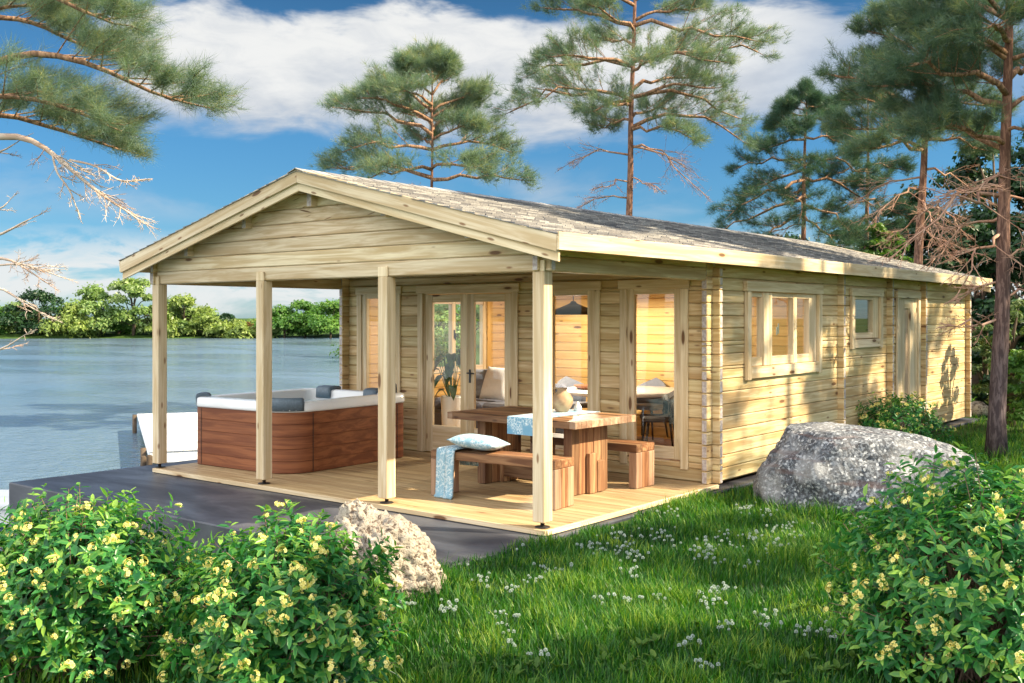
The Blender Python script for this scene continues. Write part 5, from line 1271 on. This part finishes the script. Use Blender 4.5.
# ------------------------------------------------------------------ lawn
def lawn():
    rg = np.random.default_rng(5)
    PX, PD = [], []
    def sector(n, d0, d1, u0, u1):
        dd = np.sqrt(rg.uniform(d0 ** 2, d1 ** 2, n)); uu = rg.uniform(u0, u1, n)
        return CAM[None, :2] + (FV[None, :2] + RV[None, :2] * ((uu - 512) / FPX)[:, None]) * dd[:, None]
    Q = [(sector(90000, 4.6, 7.2, 150, 1300)), (sector(95000, 7.2, 10.5, 250, 1250)), (sector(60000, 10.5, 16, 500, 1200)), (sector(26000, 16, 30, 650, 1200)), (sector(24000, 5.0, 9.5, -120, 420))]
    sc = np.concatenate([np.full(len(q), s) for q, s in zip(Q, (1, 1.05, 1.15, 1.5, 1.0))]); P = np.concatenate(Q)
    z = height(P[:, 0], P[:, 1])
    edge = 5.80 + 0.06 * np.sin(P[:, 1] * 2.3) + 0.05 * np.sin(P[:, 1] * 7.1 + 1)
    onslab = (P[:, 0] > -0.7) & (P[:, 0] < edge) & (P[:, 1] > -1.46) & (P[:, 1] < 13.0)
    keep = (~onslab) & (z > -0.7); P, z, sc = P[keep], z[keep], sc[keep]
    N = len(P); base = np.column_stack([P, z - 0.01])
    patch = 0.5 + 0.5 * np.sin(P[:, 0] * 1.7 + 1.3 * np.sin(P[:, 1] * 1.1)) * np.sin(P[:, 1] * 1.9 + 0.7)
    clump = 0.5 + 0.5 * np.sin(P[:, 0] * 5.3 + 2 * np.sin(P[:, 1] * 3.1)) * np.sin(P[:, 1] * 6.1 + 1.5 * np.sin(P[:, 0] * 2.7))
    Hh = (0.030 + 0.055 * rg.uniform(0, 1, N) ** 1.6 + 0.03 * patch + 0.06 * clump ** 2) * (0.75 + 0.25 * sc)
    for (rx, ry), ra in ((spot(862, 470, 10.2)[:2], 1.05), (spot(383, 560, 6.95)[:2], 0.42), ((7.37, 7.5), 0.25)):   # longer where the mower does not reach
        dd = np.hypot(P[:, 0] - rx, P[:, 1] - ry); Hh = Hh * (1 + 1.1 * np.exp(-((dd - ra) / 0.16) ** 2) * rg.uniform(0.2, 1.0, N))
    Wd = (0.0045 + 0.0055 * rg.uniform(0, 1, N) ** 1.5) * sc
    az = rg.uniform(0, 6.283, N); ln = rg.uniform(0.1, 0.75, N) * Hh
    lean = np.column_stack([np.cos(az), np.sin(az), np.zeros(N)]) * ln[:, None]
    sd = np.column_stack([-np.sin(az + rg.normal(0, 0.6, N)), np.cos(az), np.zeros(N)]) * Wd[:, None] / 2
    mid = base + lean * 0.32 + UV * (Hh * 0.58)[:, None]; tip = base + lean + UV * (Hh * 0.98)[:, None]
    V = np.stack([base - sd, base + sd, mid - sd * 0.85, mid + sd * 0.85, tip], 1).reshape(-1, 3)
    i = np.arange(N)[:, None] * 5
    F = np.concatenate([i + [[0, 1, 3]], i + [[0, 3, 2]], i + [[2, 3, 4]]], 0)
    tt = np.clip(rg.normal(0.36, 0.25, N) + 0.35 * (patch - 0.5) + 0.35 * (clump - 0.5), 0, 1); dry = np.clip(np.sin(P[:, 0] * 3.1 + 2 * np.sin(P[:, 1] * 2.2)) * np.sin(P[:, 1] * 3.7 + 1) - 0.72, 0, 1) * 1.6
    tt = np.where(rg.uniform(0, 1, N) < 0.025 + dry, rg.uniform(0.8, 1.0, N), tt)
    tag(link('grass', np_mesh('grass', V, F, np.repeat(tt, 5)), M['grassblade']), kind='stuff')
    # clover heads in drifts
    cs = []
    cent = [(448, 560, 26), (520, 545, 22), (420, 545, 12), (690, 555, 34), (715, 540, 22), (735, 600, 26), (640, 600, 18), (560, 580, 16), (470, 620, 20), (610, 560, 18), (800, 545, 16), (780, 505, 14), (730, 520, 14), (745, 625, 18), (815, 635, 16), (660, 540, 18), (540, 660, 10), (435, 610, 14), (870, 520, 10), (850, 560, 10), (770, 565, 14), (500, 590, 14), (590, 545, 20), (900, 660, 8), (690, 660, 14), (760, 530, 20), (640, 570, 12), (850, 490, 10)]
    for u, v, n in cent:
        sub = [(u + rg.normal() * 20, v + rg.normal() * 6) for _ in range(max(2, n // 5))]
        for k in range(int(n * 1.25)):
            su, sv = sub[k % len(sub)]; uu, vv = su + rg.normal() * 6.5, sv + rg.normal() * 2.2
            d = (CAM[2] + 0.05) * FPX / (vv - HY); p = spot(uu, vv, d); cs.append((p[0], p[1]))
    cs = np.array(cs); keep = (cs[:, 0] > 5.9) | (cs[:, 1] < -1.5); cs = cs[keep]; N = len(cs)
    cz = height(cs[:, 0], cs[:, 1]) + rg.uniform(0.055, 0.10, N); ctr = np.column_stack([cs, cz])
    K = 44; kk = np.arange(K) + 0.5; ph = kk * 2.39996; zz = 1 - 1.55 * kk / K; r_ = np.sqrt(np.clip(1 - zz ** 2, 0, 1)); dirs = np.stack([r_ * np.cos(ph), r_ * np.sin(ph), zz], 1)
    rad = rg.uniform(0.0075, 0.0125, N)
    D = np.repeat(dirs[None], N, 0).reshape(-1, 3); C3 = np.repeat(ctr, K, 0); Rr = np.repeat(rad, K)[:, None]
    s1 = unit(np.cross(D, rg.normal(size=D.shape))) * Rr * 0.30
    V1 = np.stack([C3 + D * Rr * 0.25 - s1 * 0.3, C3 + D * Rr * 0.8 - s1, C3 + D * Rr * 1.15, C3 + D * Rr * 0.8 + s1], 1).reshape(-1, 3)
    i = np.arange(N * K)[:, None] * 4; F1 = np.concatenate([i + [[0, 1, 2]], i + [[0, 2, 3]]], 0)
    t1 = np.tile([0.0, 0.55, 0.9, 0.55], N * K)
    st = np.stack([ctr, ctr + [0.0016, 0, 0], np.column_stack([cs, cz - 0.1]) + [0.0, 0.002, 0]], 1).reshape(-1, 3)
    F2 = np.arange(N * 3).reshape(-1, 3) + len(V1)
    tag(link('clover_flowers', np_mesh('clover_flowers', np.concatenate([V1, st]), np.concatenate([F1, F2]), np.concatenate([t1, np.zeros(N * 3)])), M['clover']), kind='stuff')
    # broad low weeds among the grass
    ws = []
    for u, v, n in ((510, 662, 9), (660, 665, 8), (740, 650, 6), (450, 670, 6), (620, 640, 5), (850, 660, 6), (700, 620, 5), (560, 625, 5), (815, 600, 5), (420, 600, 4), (780, 672, 6)):
        for _ in range(n):
            uu, vv = u + rg.normal() * 22, v + rg.normal() * 8; d = (CAM[2] + 0.05) * FPX / (vv - HY); p = spot(uu, vv, d); ws.append((p[0], p[1]))
    ws = np.array(ws); N = len(ws); m = 7
    Pw = np.repeat(np.column_stack([ws, height(ws[:, 0], ws[:, 1]) + 0.035]), m, 0); a = rg.uniform(0, 6.28, N * m)
    A = np.column_stack([np.cos(a), np.sin(a), rg.uniform(0.15, 0.9, N * m)]); Nn = np.column_stack([-np.cos(a) * 0.4, -np.sin(a) * 0.4, np.ones(N * m)])
    ln = rg.uniform(0.04, 0.085, N * m)
    V, F, tv = leaves_full(Pw, unit(A), unit(Nn), ln, ln * 0.42, rg, np.clip(rg.normal(0.45, 0.2, N * m), 0, 1))
    tag(link('weeds', np_mesh('weeds', V, F, tv), M['weed']), kind='stuff')
lawn()

# ------------------------------------------------------------------ light, sky, camera
sun = bpy.data.lights.new('sun', 'SUN'); sun.energy = 4.5; sun.angle = R_(0.6); sun.color = (1.0, 0.85, 0.60)
so = bpy.data.objects.new('sun', sun); COL.objects.link(so)
so.rotation_euler = Vector(SUN_DIR).to_track_quat('Z', 'Y').to_euler(); so.location = (20, 12, 20)

wd = bpy.data.worlds.new('World'); SC.world = wd; wd.use_nodes = True; wd.node_tree.nodes.clear(); t = NT(wd.node_tree)
sky = t.n('ShaderNodeTexSky'); sky.sky_type = 'NISHITA'; sky.sun_disc = False; sky.sun_elevation = SUN_EL; sky.sun_rotation = math.pi / 2 - SUN_AZ
sky.air_density = 1.0; sky.dust_density = 0.3; sky.ozone_density = 4.0; sky.altitude = 200
dirv = t.n('ShaderNodeTexCoord').outputs['Generated']
sp = t.n('ShaderNodeSeparateXYZ', {0: dirv})
el = t.math('MULTIPLY', t.math('ARCSINE', sp.outputs[2]), 180 / math.pi)
az = t.math('MULTIPLY', t.math('ARCTAN2', sp.outputs[0], sp.outputs[1]), 180 / math.pi)     # compass bearing from +y
azr = t.math('SUBTRACT', az, math.degrees(YAW))
skt = t.ramp(t.rng(el, 0.0, 45.0, smooth=False), [(0.0, (0.24, 0.34, 0.44)), (0.12, (0.165, 0.30, 0.375)), (0.22, (0.155, 0.31, 0.385)), (0.32, (0.14, 0.275, 0.335)), (0.40, (0.105, 0.21, 0.26)), (0.8, (0.6, 0.72, 0.95))])
skc = t.mix(1.0, sky.outputs[0], skt, 'MULTIPLY')
pv = t.n('ShaderNodeCombineXYZ', {0: t.math('MULTIPLY', azr, 0.06), 1: t.math('MULTIPLY', el, 0.16), 2: 0.0}).outputs[0]
w1 = t.noise(pv, 1.1, 6, 0.55, 0.4); w2 = t.noise(t.scale(pv, (1, 1, 1), (5, 3, 0)), 3.4, 5, 0.6, 0.3)
wob = t.math('ADD', t.math('MULTIPLY', t.math('SUBTRACT', w1, 0.5), 6.0), t.math('MULTIPLY', t.math('SUBTRACT', w2, 0.5), 3.5))
e2 = t.math('ADD', el, wob)
lowlim = t.math('ADD', 10.2, t.math('MULTIPLY', t.math('ABSOLUTE', t.math('SUBTRACT', azr, -3.0)), -0.02))
band = t.math('MULTIPLY', t.rng(e2, 8.9, 11.2), t.rng(e2, 16.7, 15.4))
sidem = t.math('MULTIPLY', t.rng(t.math('ADD', azr, wob), -22.5, -19.0), t.rng(t.math('ADD', azr, wob), 24.0, 10.0, 0.25, 1.0))
big = t.math('MULTIPLY', band, sidem)
# thin low banks near the horizon, and broken cloud over the rest of the sky
lowc = t.math('MULTIPLY', t.math('MULTIPLY', t.rng(e2, 0.5, 2.0), t.rng(e2, 5.5, 3.0)), t.math('MULTIPLY', t.rng(w2, 0.34, 0.50), 0.92))
wisp = t.math('MULTIPLY', t.math('MULTIPLY', t.rng(el, 4.5, 6.5), t.rng(el, 9.0, 7.0)), t.math('MULTIPLY', t.rng(w1, 0.47, 0.64), 0.5))
ov = t.noise(t.scale(dirv, (1, 1, 2.2)), 2.6, 6, 0.6, 0.3)
rest = t.math('MULTIPLY', t.rng(el, 19.0, 26.0), t.math('MULTIPLY', t.rng(ov, 0.43, 0.58), 0.95))
fill_dir = t.n('ShaderNodeVectorMath', {0: dirv, 1: (-0.106, -0.962, 0.25)}, operation='DOT_PRODUCT').outputs['Value']
bank = t.math('MULTIPLY', t.math('MULTIPLY', t.rng(fill_dir, 0.1, 0.42), t.rng(el, 0.0, 2.5)), t.rng(ov, 0.30, 0.44, 0.55, 1.0))   # unseen cloud added behind the camera to brighten the shaded gable
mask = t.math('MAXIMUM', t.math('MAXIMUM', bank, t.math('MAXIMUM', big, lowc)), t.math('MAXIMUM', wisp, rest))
shade = t.rng(t.math('ADD', e2, t.math('MULTIPLY', t.math('SUBTRACT', w2, 0.5), 6.0)), 9.5, 14.5, 0.0, 1.0)
ctex = t.noise(t.scale(pv, (1, 1, 1), (2, 7, 0)), 5.0, 5, 0.62, 0.5)
shade = t.math('MULTIPLY', shade, t.rng(ctex, 0.25, 0.62, 0.55, 1.0))
shade = t.math('MAXIMUM', shade, t.rng(el, 8.0, 4.0, 0.0, 0.85))
ccol = t.mix(shade, (0.66, 0.71, 0.78), (1.03, 1.03, 1.01))
bg1 = t.n('ShaderNodeBackground', {0: skc, 1: 0.102}).outputs[0]
cst = t.rng(fill_dir, 0.1, 0.6, 0.295, 1.05)   # the added cloud behind the camera is boosted as fill light
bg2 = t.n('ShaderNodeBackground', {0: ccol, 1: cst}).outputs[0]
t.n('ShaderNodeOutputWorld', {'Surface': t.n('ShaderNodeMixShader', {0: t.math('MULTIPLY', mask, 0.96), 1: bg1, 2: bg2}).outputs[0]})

cd = bpy.data.cameras.new('camera'); co = bpy.data.objects.new('camera', cd); COL.objects.link(co); SC.camera = co
co.location = tuple(CAM); co.rotation_euler = (math.pi / 2, 0, -YAW)
cd.sensor_width = 36; cd.lens = FPX / 1024 * 36; cd.shift_y = -(341.5 - HY) / 1024; cd.clip_start = 0.1; cd.clip_end = 4000

SC.render.engine = 'CYCLES'; SC.render.resolution_x = 1024; SC.render.resolution_y = 683
cy = SC.cycles; cy.use_denoising = True; cy.max_bounces = 8; cy.diffuse_bounces = 4; cy.glossy_bounces = 4; cy.transparent_max_bounces = 12; cy.transmission_bounces = 4
cy.caustics_reflective = False; cy.caustics_refractive = False; cy.sample_clamp_indirect = 6.0
SC.view_settings.view_transform = 'Standard'; SC.view_settings.look = 'None'; SC.view_settings.exposure = 1.6; SC.view_settings.gamma = 1.0
SC.view_settings.use_curve_mapping = False
